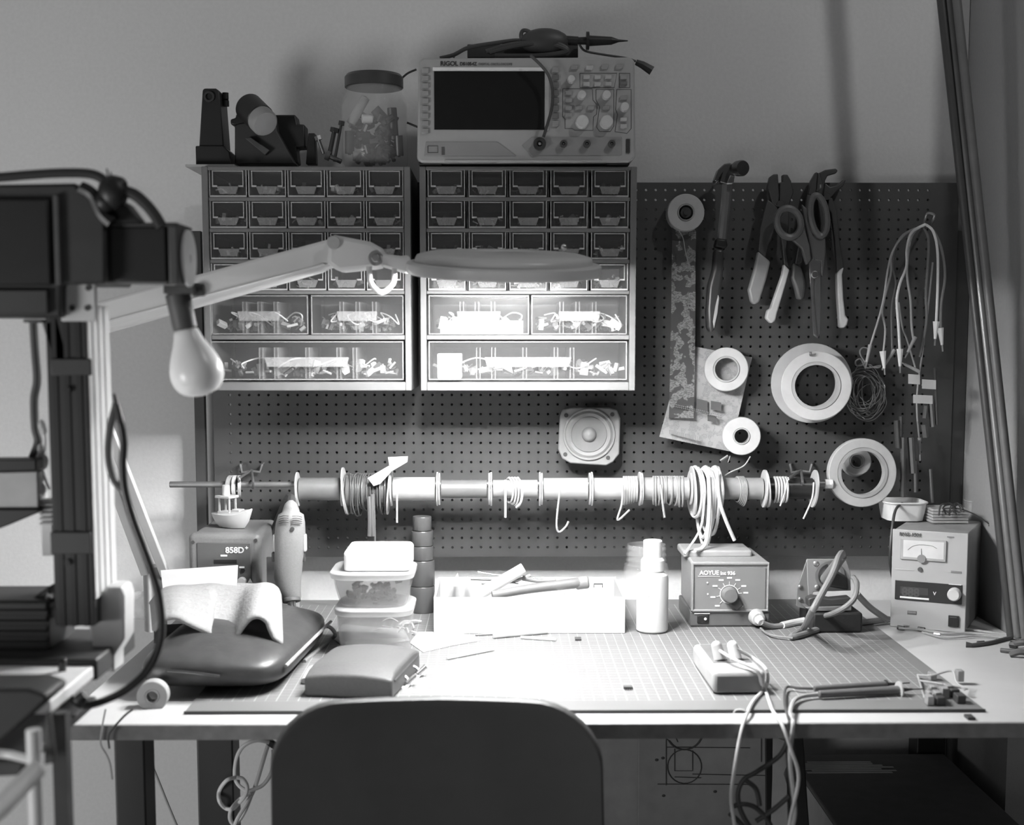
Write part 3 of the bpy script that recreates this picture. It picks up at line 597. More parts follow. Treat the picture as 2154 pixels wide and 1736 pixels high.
b = MB(); b.tube([P(*gg(x, y), 2.04) for x, y in ((830,1125),(760,1172))], .0022, 6); b.tube([P(*gg(x, y), 2.04) for x, y in ((850,1125),(830,1185))], .0008, 6); fin(b, 'peg_hook', STL, None, 'steel hook under the frosted tape roll on the sheet corner', 'hook')
tape(1707, 806, 84, 56, .030, 2.050, 'widest tape roll, right of the circuit sheet, deep dark opening', d=(-.22,-1,.07), m=mat('tape_cream', .36, .6))
tape(1717, 812, 73, 50, .004, 2.016, 'flat pale ring hanging in front of the widest tape roll', d=(-.22,-1,.07), m=TAP, name='ring', cat='ring')
tape(1803, 970, 30, 15, .018, 2.055, 'small tape roll seen through the large white ring', d=(-.05,-1,.25))
tape(1815, 995, 73, 53, .014, 2.020, 'large open white ring roll at the right end of the spool rod', d=(.03,-1,.03))
q = P(1711, 880, 2.05); fin(MB().tube([P(1705,745,YP), P(1705,747,2.02), P(1705,741,2.012)], .002, 8), 'peg_hook', STL, None, 'steel hook through the widest tape roll', 'hook')
# loudspeaker
Ys = 2.045; r = thing('speaker', P(1240, 917, Ys), 'small square bare loudspeaker with rounded corners screwed to the pegboard', 'loudspeaker')
o = [(1200,858),(1282,858),(1298,863),(1305,880),(1303,955),(1290,972),(1275,980),(1200,975),(1183,965),(1174,945),(1178,875),(1184,862)]
SPK = mat('speaker_frame', .24, .5); fin(MB().ppoly(o, Ys, .008), 'frame', SPK, r, bev=.002)
c = P(1239, 914, Ys); s = Ys/F; d = (0,-1,0)
fin(MB().annulus(c, d, 55*s, 50*s, .003, 48), 'rim', SPK, r, bev=.0008)
fin(MB().lathe([(50*s,.0005),(45*s,.0030),(38*s,.0015)], c, d, 48, cap=False), 'surround', mat('speaker_surround', .25, .7), r)
fin(MB().lathe([(37*s,.0020),(28*s,.0008),(15*s,.0004)], c, d, 48, cap=False), 'cone', mat('speaker_cone', .20, .8), r)
fin(MB().lathe([(15.5*s,.0005),(14*s,.005),(9*s,.0085),(.0003,.0100)], c, d, 32), 'dust_cap', SPK, r, ang=60)
fin(MB().cyl(c+Vector((0,.008,0)), (c.x, YP-.0005, c.z), .027, n=32), 'magnet', BLK, r)
for x, y in ((1191,874),(1288,872),(1189,956),(1279,963)): q = P(x, y, Ys); fin(MB().cyl(q, q+Vector((0,-.0012,0)), .0032), 'screw', DRK, r)
# clip lead bundle on a long hook
r = thing('peg_hook', P(1950, 470, YP), 'long wire hook holding the bundle of clip leads', 'hook')
fin(MB().tube([P(1945,473,YP-.001), P(1942,478,2.03), P(1946,460,2.0), P(1952,449,1.995), P(1965,452,1.995), P(1963,462,2.0), P(1957,474,2.03)], .0019, 8), 'wire', STL, r)
g = crop(1740, 330, 2.2536)
LEADS = [([(465,320),(400,360),(378,440),(376,520),(345,600),(330,680),(338,800),(345,930)], .0021, WIW, 'brightest clip lead of the bundle, falling in front left'),
 ([(460,318),(500,350),(522,440),(524,600),(516,800)], .0020, WIW, 'bright clip lead falling straight at the right of the bundle'),
 ([(462,325),(380,360),(320,430),(290,520),(262,700),(200,910)], .0016, WIR, 'thin lead swinging out furthest left of the bundle'),
 ([(462,325),(360,370),(305,470),(300,560),(262,720),(275,820),(265,940)], .0016, WIR, 'grey lead ending in a clip beside the wire tangle'),
 ([(462,325),(360,380),(310,500),(325,600),(305,720),(308,930)], .0014, mat('wire_mid', .18), 'dull lead third from the left of the bundle'),
 ([(460,320),(400,380),(378,540),(395,680),(400,800),(410,870)], .0018, WIR, 'grey lead crossing to the centre of the bundle'),
 ([(465,320),(510,360),(545,450),(558,570),(540,700),(538,830)], .0020, mat('wire_mid', .18), 'dull lead with a white clip furthest right'),
 ([(455,330),(475,370),(480,440),(468,640),(470,780),(440,950)], .0022, mat('wire_mid', .18), 'dull thick lead down the middle of the bundle'),
 ([(340,690),(355,800),(375,860),(400,940),(420,1010)], .0014, WIR, 'short grey lead at the lower centre of the bundle'),
 ([(500,500),(480,700),(455,900),(430,1080),(425,1200),(437,1350)], .0014, WIR, 'long thin lead dropping far below the other leads')]
ends = [(345,990),(512,860),(185,980),(268,975),(290,960),(395,900),(540,850),None,(400,1000),(438,1400)]
for k, (pl, q, m, lb) in enumerate(LEADS):
    r = thing('clip_lead', P(1950, 500, 2.03), lb, 'clip lead', 'clip leads on the long hook'); Yk = 2.0+.006*k
    pts = [P(*g(x, y), Yk) for x, y in pl]; fin(MB().tube(pts, q, 7), 'wire', m, r)
    if ends[k]:
        e = P(*g(*ends[k]), Yk); s0 = pts[-1]; dd = (e-s0).normalized(); wh = k in (0, 1, 3, 6)
        fin(MB().tube([s0-dd*.006, s0+dd*.006, s0+dd*.020], [.0052 if wh else .003, .002], 8, smooth=False), 'clip_sleeve', WIW if wh else WIR, r)
        fin(MB().tube([s0+dd*.018, s0+dd*.03], .0014, 6, smooth=False), 'clip_tip', MTL, r)
b = MB()
for x, y, w_, h_ in ((385,1030,55,46),(450,1055,66,44),(408,1128,92,40)):
    fin(MB().ppoly([g(x,y),g(x+w_,y+4),g(x+w_,y+h_+4),g(x,y+h_)], 1.992, .001), 'paper_tag', PAP, None, {385:'small white tag, left one on the clip leads',450:'white tag right of the other tag on the leads',408:'lowest wide white tag on the hanging leads'}[x], 'tag')
for k, (x, y, L) in enumerate(((490,1150,130),(510,1000,270),(470,1180,60),(395,1330,170),(350,1230,100),(360,1330,280),(487,1480,160),(330,1250,130),(460,1270,60),(415,1440,150))):
    p = P(*g(x, y), 2.035); q = P(*g(x+R.uniform(-12,12), y+L), 2.035)
    fin(MB().tube([p, q], R.uniform(.0025,.0055), 8, smooth=False), 'cable_end', (DMT, DRK, CHR)[k % 3], None, f'dark cable end hanging below the tags, {ORD[k%5]} of the {"upper" if k<5 else "lower"} ones', 'cable')
b = MB(); rg = random.Random(4)
for k in range(16):
    cx, cy = 180+rg.uniform(-30,30), 1120+rg.uniform(-35,35); a_, b_ = rg.uniform(45,85), rg.uniform(65,120); t0 = rg.random()*6
    b.tube([P(*g(cx+a_*math.cos(t0+t*.7)+rg.uniform(-8,8), cy+b_*math.sin(t0+t*.7)), 2.06+rg.uniform(-.01,.01)) for t in range(10)], .0008, 5)
b.tube([P(*g(x,y), 2.05) for x, y in ((185,985),(155,930),(170,905),(195,915),(190,960),(170,985),(140,990),(135,970),(160,960),(185,1000),(250,990),(240,1000),(200,995))], .0013, 6)
fin(b, 'wire_tangle', mat('tangle_wire', .25, .4, .4), None, 'tangled nest of thin bare wire right of the widest tape roll', 'wire')
# ------------------------------------------------------------------ rod with wire spools
Yr = 2.02; zr = P(900, 1019, Yr).z; xa, xb = P(357, 1019, Yr).x, P(1742, 1019, Yr).x
r = thing('spool_rod', (0, Yr, zr), 'long horizontal metal rod carrying the row of wire spools', 'rod')
fin(MB().cyl((xa, Yr, zr), (xb, Yr, zr), sz(6.5, Yr), n=20), 'rod', STL, r, bev=.0008)
q = P(1743, 1020, Yr).x; fin(MB().cyl((q-.006, Yr, zr), (q+.006, Yr, zr), sz(11,Yr), n=6), 'end_nut', WHT, r, bev=.001)
def rodhook(x0, lb, sgn=1):
    pts = [(x0,976),(x0-3,978),(x0,994),(x0+20,991),(x0+38,993),(x0+42,978),(x0+45,975)]
    b = MB().tube([P(x, y, YP-.012 if 0 < i < 6 else YP-.0005) for i, (x, y) in enumerate(pts)], .0021, 8, smooth=False)
    b.tube([P(x0+20,990,YP-.012), P(x0+23,1012,Yr-.015), P(x0+23,1027,Yr)], .0021, 8); b.tube([P(x0+20,990,YP-.012), P(x0-4,1005,Yr-.02), P(x0-6,1012,Yr-.015)], .0021, 8)
    fin(b, 'wire_hook', STL, None, lb, 'hook')
rodhook(509, 'bent wire hook carrying the left end of the spool rod'); rodhook(1665, 'bent wire hook carrying the right end of the spool rod')
x = P(494, 1019, Yr).x
r = thing('collar', (x, Yr, zr), 'loose metal ring collar on the rod above the toy boat', 'ring')
for k, m in ((-1, LGR), (0, mat('ring_cream', .6)), (1, LGR)): fin(MB().annulus((x+k*.006-.002, Yr, zr-.004), (1,.2*k,0), .018, .0075, .005, 32), 'ring', m, r)
SP = [(625,723,24,'light grey wire',mat('spool_wire_a', 0.225, .4, .3),0),(724,821,32,'dark multicoloured wire with long ends',mat('spool_wire_b', 0.110, .4),1),(822,922,25,'bright white wire',mat('spool_wire_c', 0.375, .5),2),(923,1031,19,'thin dull wire',mat('spool_wire_d', 0.150, .4),3),
      (1032,1137,19,'pale wire with a drooping coil',mat('spool_wire_e', 0.300, .5),4),(1138,1242,23,'white wire with one hooked end',mat('spool_wire_f', 0.325, .5),5),(1243,1347,23,'white wire coiled at its right end',mat('spool_wire_g', 0.375, .5),6),(1348,1454,24,'white wire with slack turns',mat('spool_wire_h', 0.310, .5),7),
      (1456,1509,30,'thick looped cable ends',mat('spool_wire_i', 0.210, .5),8),(1512,1609,23,'smooth cream wire',mat('spool_wire_j', 0.275, .4),9),(1611,1714,22,'dark enamelled wire',mat('spool_wire_k', 0.025, .3),10)]
for (p0, p1, cr_, lb, m, k) in SP:
    X0, X1 = P(p0,1019,Yr).x, P(p1,1019,Yr).x; zc = P(800, 1029 if k not in (1, 8) else 1033, Yr).z; s = Yr/F
    r = thing('wire_spool', (X0, Yr, zc), f'spool of {lb} on the rod', 'wire spool', 'wire spools on the long rod')
    fr = (36, 50, 36, 34, 36, 34, 36, 34, 52, 40, 40)[k]*s; FL = clear('flange_plastic', .25, .75, .4)
    tl = (.04, .09, 0, 0, 0, 0, 0, 0, .05, .03, .08)[k]
    fin(MB().annulus((X0, Yr, zc), (1, 0, tl), fr, 7.5*s, .0022, 40), 'flange', FL, r); fin(MB().annulus((X1-.0024, Yr, zc), (1, 0, -tl), fr, 7.5*s, .0022, 40), 'flange', FL, r)
    prof = [(8*s, .0035)]; n = int((X1-X0-.008)/.0012)
    for i in range(n+1):
        t = .0035+(X1-X0-.008)*i/n; prof.append((cr_*s+(.0004 if i % 2 else -.0001), t))
    prof.append((8*s, X1-X0-.0045)); fin(MB().lathe(prof, (X0, Yr, zc), (1,0,0), 36), 'wire_winding', m, r, ang=80)
    b = MB(); rg = random.Random(k)
    def dang(x, rr, drop, w=.0, q=.0012):
        cx = P(x, 1019, Yr).x
        pts = [(cx+w*math.sin(t)*.3+.0015*t/6, Yr-math.sin(t)*rr, zc+math.cos(t)*rr-(max(0,-math.cos(t)))*drop) for t in [i*2*math.pi/14 for i in range(15)]]
        b.tube(pts, q, 6)
    if k == 1:
        for i in range(17): dang(731+i*5.2+rg.uniform(-1,1), .0245+rg.uniform(0,.003), rg.uniform(.001,.012), rg.uniform(-.02,.02), .0010)
        b.tube([P(776,1045,1.985), P(778,1090,1.98), P(777,1128,1.98)], .0035, 8); b.tube([P(786,1040,1.985), P(788,1100,1.98), P(789,1158,1.98)], .0016, 8); b.tube([P(783,1040,1.985), P(783,1090,1.98), P(785,1128,1.98)], .003, 8)
    if k == 2: b.tube([P(835,1035,1.985), P(835,1100,1.985)], .0016, 6)
    if k == 4:
        for i in range(4): dang(1070+i*6, .017, .004+.002*i, .02, .0016)
        b.tube([P(1063,1010,1.995), P(1063,1050,1.985), P(1063,1089,1.985)], .0018, 6); b.tube([P(1085,1012,1.99), P(1098,1030,1.985), P(1096,1055,1.98), P(1086,1068,1.985)], .0018, 6)
    if k == 5: b.tube([P(1178,1030,1.99), P(1172,1080,1.985), P(1171,1110,1.985), P(1177,1119,1.985), P(1190,1108,1.985), P(1196,1097,1.985)], .0016, 6)
    if k == 6:
        for i in range(6): dang(1312+i*5, .018, .006-.001*i, .0, .0018)
        b.tube([P(1310,1020,1.99), P(1308,1060,1.985), P(1299,1094,1.985), P(1324,1073,1.99)], .0016, 6)
    if k == 7:
        for i in range(12): dang(1374+i*5.5, .0185, rg.uniform(.003,.009), .01*rg.uniform(-1,1), .0015)
        b.tube([P(1390,1020,1.99), P(1394,1060,1.985), P(1398,1089,1.985)], .0018, 6)
    if k == 8:
        for i, xx in enumerate((1461,1466,1478,1483,1488,1497,1503)): dang(xx, .036-.002*(i % 3), (.004,.004,.04,.05,.03,.035,.004)[i], .02, .0028)
        b.tube([P(1490,1000,1.985), P(1492,1060,1.975), P(1487,1130,1.97), P(1477,1153,1.96), P(1462,1158,1.95)], .0030, 8); b.tube([P(1482,1040,1.98), P(1474,1110,1.97), P(1440,1166,1.95)], .0018, 8)
        b.tube([P(1508,990,1.985), P(1513,1050,1.975), P(1525,1090,1.975), P(1545,1137,1.98)], .0028, 8)
    if k == 9:
        for i in range(5): dang(1550+i*3, .0178, .002+.003*i/2, .012, .0015)
    if k == 10:
        for i in range(5): dang(1628+i*6, .0172, .003, .0, .0018)
        b.tube([P(1712,1015,1.985), P(1708,1050,1.98), P(1690,1092,1.98)], .0014, 6); b.tube([P(1657,1010,1.99), P(1650,1040,1.99), P(1641,1065,1.985)], .0014, 6)
    if len(b.b.verts): fin(b, 'loose_wire', m if k not in (4, 8, 10) else mat('loose_wire_pale', .6, .5), r)
    else: b.b.free()
r = thing('paper_flag', P(815, 1000, 2.0), 'bright white folded paper label sticking up from the dark wire spool', 'label')
fin(MB().poly([P(773,1006,1.985), P(818,980,1.985), P(822,994,1.985), P(800,1018,1.985), P(786,1023,1.985)], (0,.0006,0)), 'paper_strip', PAP, r, smooth=False)
fin(MB().poly([P(816,962,1.984), P(858,960,1.984), P(857,972,1.984), P(835,985,1.984), P(821,993,1.984)], (0,.0006,0)), 'paper_tip', PAP, r, smooth=False)
# ------------------------------------------------------------------ rework station, toy boat, heat gun
def onmat(px, py): q = PZ(px, py, TZ); return q
Y = 1.88; s = Y/F
a, c = P(398, 1120, Y), P(548, 1120, Y); zt = P(470, 1122, Y).z; D = .15
r = thing('rework_station', ((a.x+c.x)/2, Y, TZ), 'grey hot air rework station numbered 858D+ at the left of the bench', 'soldering station')
RS = mat('station_case', .17, .45, bump=.1, scale=400); RF = mat('station_front', .09, .45)
fin(MB().box(a.x, c.x, Y, Y+D, TZ+.0005, zt), 'case', RS, r, bev=.010, seg=4)
z0 = TZ+.004
fin(MB().box(a.x-.001, c.x+.001, Y-.006, Y+.010, z0, zt+.0005), 'front_bezel', RS, r, bev=.008, seg=3)
fin(MB().box(a.x+.011, c.x-.012, Y-.0072, Y+.001, z0+.006, zt-.012), 'front_panel', RF, r, bev=.002)
g = crop(330, 930, 3.779)
text('858D', sz(12.5, Y), P(*g(545, 882), Y-.008), TXW, r); text('+', sz(9, Y), P(*g(700, 858), Y-.008), TXW, r)
fin(MB().pbox(464, 1167.5, 478, 1171, Y-.0078, .001), 'printed_mark', TXW, r); fin(MB().pbox(503, 1192, 514, 1195.5, Y-.0078, .001), 'printed_mark', TXW, r)
fin(MB().pbox(450, 1178, 498, 1186, Y-.0076, .001), 'display', BLK, r)
q = P(511, 1200, Y-.007); fin(MB().cyl(q, q+Vector((0,-.002,0)), .003), 'indicator', BLK, r)
q = P(510, 1222, Y-.007); fin(MB().cyl(q, q+Vector((0,-.009,0)), .006), 'knob', LGR, r, bev=.001)
fin(MB().ppoly([(521,1226),(531,1226),(526,1217)], Y-.0078, .0006), 'warning_mark', TXW, r, smooth=False)
for x, y in ((406,1141),(538,1137)): q = P(x, y, Y-.006); fin(MB().cyl(q, q+Vector((0,-.0012,0)), .0025), 'screw', DRK, r)
# toy boat (plain white plastic tug) on the case
Y2 = 1.935; g = crop(330, 930, 3.779); zb = zt+.0006
r = thing('toy_boat', P(485, 1105, Y2), 'small white plastic toy tugboat standing on the rework station', 'toy boat')
def rr_(x, y): return P(*g(x, y), Y2)
hull = []
cxb = rr_(600, 700).x
for t, (w_, l_) in zip((0, .35, .7, 1.0), ((.010,.022),(.0135,.030),(.0155,.034),(.0165,.037))):
    ring = []
    for i in range(24):
        a_ = i*2*math.pi/24; ca, sa = math.cos(a_), math.sin(a_); k = 1-.35*max(0, ca)**2
        u, v = l_*ca, w_*sa*k
        an = rad(-28); ring.append(Vector((cxb+u*math.cos(an)-v*math.sin(an), Y2+u*math.sin(an)+v*math.cos(an), zb+t*.020+.010*max(0, ca)**2*t)))
    hull.append(ring)
TOY = mat('toy_plastic', .5, .4, var=.02)
fin(MB().rings(hull), 'hull', TOY, r, bev=.001)
def rb(x0, x1, y0, y1, z0, z1): return MB().box(x0, x1, y0, y1, z0, z1, Matrix.Translation((cxb-.006, Y2, zb)) @ Matrix.Rotation(rad(-28), 4, 'Z'))
b = rb(-.012,.010,-.009,.009,.018,.024); b2_ = None
for x in (-.011,.007):
    for y in (-.008,.006): b.box(x, x+.003, y, y+.002, .024, .044, Matrix.Translation((cxb-.006, Y2, zb)) @ Matrix.Rotation(rad(-28), 4, 'Z'))
fin(b, 'cabin', TOY, r, bev=.0005)
fin(rb(-.015,.012,-.011,.011,.043,.047), 'roof', TOY, r, bev=.001)
fin(MB().cyl((cxb-.008, Y2, zb+.046), (cxb-.008, Y2, zb+.062), .006, .0055), 'chimney', TOY, r, bev=.0008)
fin(rb(.012,.026,-.006,.006,.018,.028), 'bow_box', TOY, r, bev=.001)
# hot air gun hanging nozzle down in a holder
Y = 1.83; r = thing('hot_air_gun', P(610, 1270, Y), 'grey hot air gun handle standing nozzle down right of the rework station', 'hot air gun')
prof = [(612,1052,4),(612,1060,13),(612,1068,16),(612,1078,19),(612,1083,27),(611,1100,31),(610,1130,33),(609,1165,32),(607,1190,30),(605,1215,29),(607,1240,26),(612,1256,22),(613,1262,19)]
GUN = mat('gun_plastic', .20, .5, bump=.08, scale=500)
rings = []
for x, y, q in prof:
    c_ = P(x, y, Y); q *= Y/F; rings.append([c_+Vector((q*math.cos(t), q*.8*math.sin(t), 0)) for t in [i*2*math.pi/28 for i in range(28)]])
fin(MB().rings(rings), 'handle', GUN, r, ang=50)
b = MB()
for k in range(4):
    for sx in (-1, 1): b.tube([P(611+sx*(4+0*k), 1086+k*4.5, Y-.0185), P(611+sx*14, 1085.5+k*4.5, Y-.0175), P(611+sx*24, 1088+k*4.5, Y-.0125)], .0007, 5)
fin(b, 'vent_slots', CHR, r)
for x in (577, 640): fin(MB().pbox(x-4, 1125, x+4, 1162, Y-.006, .012), 'side_button', LGR, r, bev=.002)
for x in (575, 637): fin(MB().pbox(x-4, 1163, x+4, 1182, Y-.004, .010), 'side_clip', DRK, r, bev=.001)
q = P(615, 1113, Y-.0168); fin(MB().cyl(q, q+Vector((0,-.001,0)), .003), 'screw', DRK, r)
a = P(613, 1258, Y-.002); fin(MB().annulus(a, (.15,-.35,-1), .0125, .006, .006, 28), 'nozzle_collar', CHR, r, bev=.001)
fin(MB().cyl(a, a+Vector((.001,-.002,-.018)), .0058, n=20), 'nozzle', mat('nozzle_steel', .5, .3, 1), r)
b = MB(); b.tube([P(612,1060,Y), P(612,1048,Y+.03), P(600,1060,Y+.12), P(560,1160,Y+.16), P(548,1215,Y+.14)], .006, 8); fin(b, 'hose', DRK, r)
zz = P(600, 1245, Y+.035); fin(MB().box(zz.x-.025, zz.x+.02, Y+.030, Y+.034, TZ+.0005, P(600,1180,Y).z), 'holder_plate', mat('holder_plate', .35, .5), None, 'upright metal holder plate behind the hot air gun', 'holder', bev=.001)
# folder / papers at left
Y = 1.78
fin(MB().poly([P(338,1200,Y+.05), P(500,1189,Y+.06), P(497,1243,Y), P(345,1262,Y)], (0,.0025,-.001)), 'paper_folder', PAP, None, 'white paper folder standing behind the striped cloth', 'folder', smooth=False)
q = PZ(300, 1300, TZ); fin(MB().sph((q.x, q.y, .751+.022), .022, 1.3, .9, 1.0, 24, 14), 'cotton_ball', mat('cotton', .8, .9, bump=1., scale=90), None, 'round white fluffy ball beside the machine column', 'ball')
# ------------------------------------------------------------------ bag, cloth, case, tape
BAG = mat('leather', .045, .42, bump=.4, scale=60, var=.15)
xa_, xb_, y0, y1, zb = PZ(258,1490,.751).x, P(588,1440,1.52).x, 1.53, 1.84, .7545
r = thing('laptop_bag', ((xa_+xb_)/2, 1.65, zb), 'soft dark leather bag with front zipper lying under the striped cloth', 'bag')
b = MB(); nu, nv = 40, 22; W_, D_ = xb_-xa_, y1-y0; cxb_, cyb_ = (xa_+xb_)/2, (y0+y1)/2
def sgn(v, e): return math.copysign(abs(v)**e, v)
rings = []
for j in range(nv+1):
    ph = -math.pi/2+math.pi*j/nv; cz_, sz_ = sgn(math.cos(ph), .55), sgn(math.sin(ph), .75); rw = []
    for i in range(nu):
        t = 2*math.pi*i/nu; ux, uy = sgn(math.cos(t), .35), sgn(math.sin(t), .35)
        x = cxb_+W_/2*cz_*ux; y = cyb_+D_/2*cz_*uy; tt = (y-y0)/D_
        rw.append(Vector((x+.022*tt, y, zb+.028+.0275*sz_+(.006*math.sin(x*30)+.003*math.sin(y*40+x*20))*max(0, sz_)+.006*tt*max(0,sz_))))
    rings.append(rw)
b.rings(rings); fin(b, 'bag_body', BAG, r, ang=80)
fin(MB().tube([P(352,1411,1.527), P(400,1415,1.524), P(462,1423,1.524)], .0016, 8), 'zipper', DMT, r)
pr = [Vector((xb_+.001+.022*k/8, y0+.03+(D_-.06)*k/8, zb+.030)) for k in range(9)]
fin(MB().tube(pr, .0022, 6), 'seam_piping', mat('piping', .3, .6), r)
b = MB(); b.tube([PZ(665,1325,.757), PZ(690,1318,.770), PZ(705,1335,.765), PZ(690,1350,.756), PZ(640,1392,.755)], .0028, 8); fin(b, 'strap', mat('strap_grey', .28, .7), r)
# cloth: ribbed sheet with two hollow folds in front
g = crop(240, 1080, 3.946)
fr = [(330,980),(380,900),(430,880),(520,870),(640,930),(760,985),(800,1010),(790,1080),(760,1118),(800,1140),(900,1140),(980,1080),(1060,960),(1130,880),(1200,862),(1265,900),(1290,960),(1330,1040),(1395,1090)]
bk = [(300,760),(360,690),(430,640),(540,625),(640,618),(740,610),(800,608),(860,606),(920,605),(990,604),(1060,602),(1110,600),(1160,600),(1210,598),(1260,592),(1310,598),(1345,620),(1360,640),(1375,680)]
Yf, Yb = 1.60, 1.80; rows = []
fp = cr([P(*g(*p), Yf) for p in fr], 5); bp_ = cr([P(*g(*p), Yb) for p in bk], 5)
for j in range(33):
    v = j/32; row = []
    for i, (p, q) in enumerate(zip(fp, bp_)):
        u = i/(len(fp)-1); x = p.lerp(q, v**.8)
        x.z += .012*math.sin(v*math.pi)+.0034*math.sin(v*55+u*6)*math.exp(-((u-.38)/.22)**2)*min(1, v*3)
        row.append(x)
    rows.append(row)
CL = mat('cloth_white', .27, .9, bump=.6, scale=300)
b = MB(); b.grid(rows); fin(b, 'striped_cloth', CL, None, 'thick white ribbed cloth heaped in folds on the leather bag', 'cloth', solid=.005, ang=80)
b = MB(); g2 = [(330,1080),(450,1085),(560,1080),(680,1120),(760,1140),(860,1160),(980,1150),(1080,1110),(1160,1080)]
b.grid([[P(*g(x, y-14), Yf+.01) for x, y in g2], [P(*g(x, y-300*.5), Yf+.10) for x, y in g2]]); fin(b, 'dark_cloth', mat('cloth_dark', .05, .9), None, 'dark lining fabric tucked beneath the white ribbed cloth', 'cloth', solid=.004)
q = PZ(392, 1502, .75)
def place(x, y, z=None): return PZ(x, y, TZ if z is None else z)
# rectangular black case
q0, q1 = place(640,1466), place(830,1464); dx = (q1-q0); L = dx.length; ang = math.atan2(dx.y, dx.x)-rad(1)
Mx = Matrix.Translation((q0.x, q0.y, TZ+.0004)) @ Matrix.Rotation(rad(-9), 4, 'Z')
r = thing('glasses_case', (q0.x+.06, q0.y+.06, TZ), 'dark rectangular hard case with crowned lid in front of the plastic tubs', 'case')
b = MB(); hh = .036
rows = []
for j in range(9):
    v = j/8; e = 1-abs(2*v-1)**5*.25
    rows.append([Mx @ Vector((L*u, .150*v, (hh*(.83+.17*math.sin(math.pi*u)**.7))*e)) for u in [i/12 for i in range(13)]]+[Mx @ Vector((L, .150*v, 0)), Mx @ Vector((0, .150*v, 0))])
b.rings(rows); fin(b, 'case_shell', mat('case_vinyl', .09, .55, bump=.15, scale=300), r, bev=.003, seg=3, ang=60)
b = MB(); b.tube([Mx @ Vector((L+.0005, .01+.13*t/6, .020)) for t in range(7)], .0012, 6); fin(b, 'hinge_line', DRK, r)
tape(320, 1466, 33, 14, .020, 1.50, 'small grey tape roll lying on edge before the leather bag', m=mat('tape_grey', .3, .7), d=(.1,-1,.05))
# keys-like bits right of the case
for k, (x, y, lb) in enumerate(((868,1425,'shiny metal key ring cluster at the right end of the dark case'),(845,1445,'small bright key beside the dark case'))):
    q = place(x, y); b = MB(); b.annulus((q.x, q.y, TZ+.006), (.4,-.6,.7), .010, .0075, .002, 24); b.box(q.x-.014, q.x-.002, q.y-.010, q.y-.006, TZ+.0004, TZ+.003); b.cyl((q.x+.006,q.y,TZ+.004),(q.x+.016,q.y+.006,TZ+.012),.003)
    fin(b, 'key_ring', MTL, None, lb, 'keys')
b = MB(); b.tube([place(640,1440)+Vector((0,0,.004)), place(660,1425)+Vector((0,0,.012)), place(690,1446)+Vector((0,0,.006)), place(655,1452)+Vector((0,0,.004))], .004, 8); fin(b, 'cable_stub', LGR, None, 'short pale cable stub between the bag and the dark case', 'cable')
# ------------------------------------------------------------------ tubs
def rrect(cx, cy, z, hx, hy, rd, n=6):
    o = []
    for k, (sx, sy) in enumerate(((1,1),(-1,1),(-1,-1),(1,-1))):
        for i in range(n+1):
            t = (k*90+i*90/n)*math.pi/180; o.append(Vector((cx+sx*(hx-rd)+rd*math.cos(t), cy+sy*(hy-rd)+rd*math.sin(t), z)))
    return o
def tub(x0, x1, pyb, pyt, Y, zb, dy, lb, lidlab=None, name='plastic_tub', fl=.82, lid=True, M_=None):
    a, c = P(x0, pyt, Y), P(x1, pyt, Y); zt = a.z; cx, hx = (a.x+c.x)/2, (c.x-a.x)/2; cy = Y+dy
    r = thing(name, (cx, cy, zb), lb, 'plastic container')
    m = M_ or TUB
    b = MB(); R_ = []
    for t, k in ((0, fl), (.5, (1+fl)/2), (1, .97)): R_.append(rrect(cx, cy, zb+.0004+(zt-zb-.001)*t, hx*k, dy*k, min(hx, dy)*.5))
    for t, k in ((1, .95), (.5, (1+fl)/2-.03), (.03, fl-.03)): R_.append(rrect(cx, cy, zb+.0004+(zt-zb-.001)*t, hx*k, dy*k, min(hx, dy)*.5))
    b.rings(R_); fin(b, 'tub_body', m, r, ang=50)
    if lid: b = MB(); b.rings([rrect(cx, cy, zt-.008, hx, dy, min(hx,dy)*.5), rrect(cx, cy, zt, hx*1.02, dy*1.02, min(hx,dy)*.5), rrect(cx, cy, zt+.002, hx*.97, dy*.97, min(hx,dy)*.5)]); fin(b, 'lid', clear('tub_lid', .5, .6, .4) if 'tub_lid' not in MATS else MATS['tub_lid'], r, bev=.001)
    else: b = MB(); b.tube(rrect(cx, cy, zt, hx, dy, min(hx,dy)*.5)+[rrect(cx, cy, zt, hx, dy, min(hx,dy)*.5)[0]], .0015, 6, smooth=False); fin(b, 'rim', m, r)
    return cx, cy, hx, zt
Yt = 1.72
cx, cy, hx, z1_ = tub(700, 866, 1335, 1287, Yt, TZ, .055, 'lower frosted plastic tub at the left of the white tray', fl=.88)
cx2, cy2, hx2, z2_ = tub(690, 868, 1285, 1210, Yt, z1_+.003, .055, 'upper frosted tub with dark contents, stacked on the lower tub', fl=.80)
rg = random.Random(9); j = MB()
for k in range(60):
    p = Vector((cx2+rg.uniform(-.6,.6)*hx2, cy2+rg.uniform(-.035,.035), z1_+.006+rg.random()*.020)); j.cyl(p, p+Vector((rg.uniform(-.008,.008), rg.uniform(-.005,.005), rg.uniform(0,.006))), .003, n=7)
fin(j, 'dark_fasteners', CHR, None, 'dark small parts filling the upper frosted tub', 'fasteners', None, 'stuff')
a, c = P(722, 1160, Yt+.01), P(862, 1196, Yt+.01)
b = MB(); b.rings([rrect((a.x+c.x)/2, Yt+.055, z2_+.003, (c.x-a.x)/2, .045, .008), rrect((a.x+c.x)/2, Yt+.055, a.z-.004, (c.x-a.x)/2, .045, .008), rrect((a.x+c.x)/2, Yt+.055, a.z, (c.x-a.x)/2*.95, .042, .008)])
fin(b, 'white_box', WHT, None, 'small glossy white box on top of the stacked frosted tubs', 'box', bev=.002)
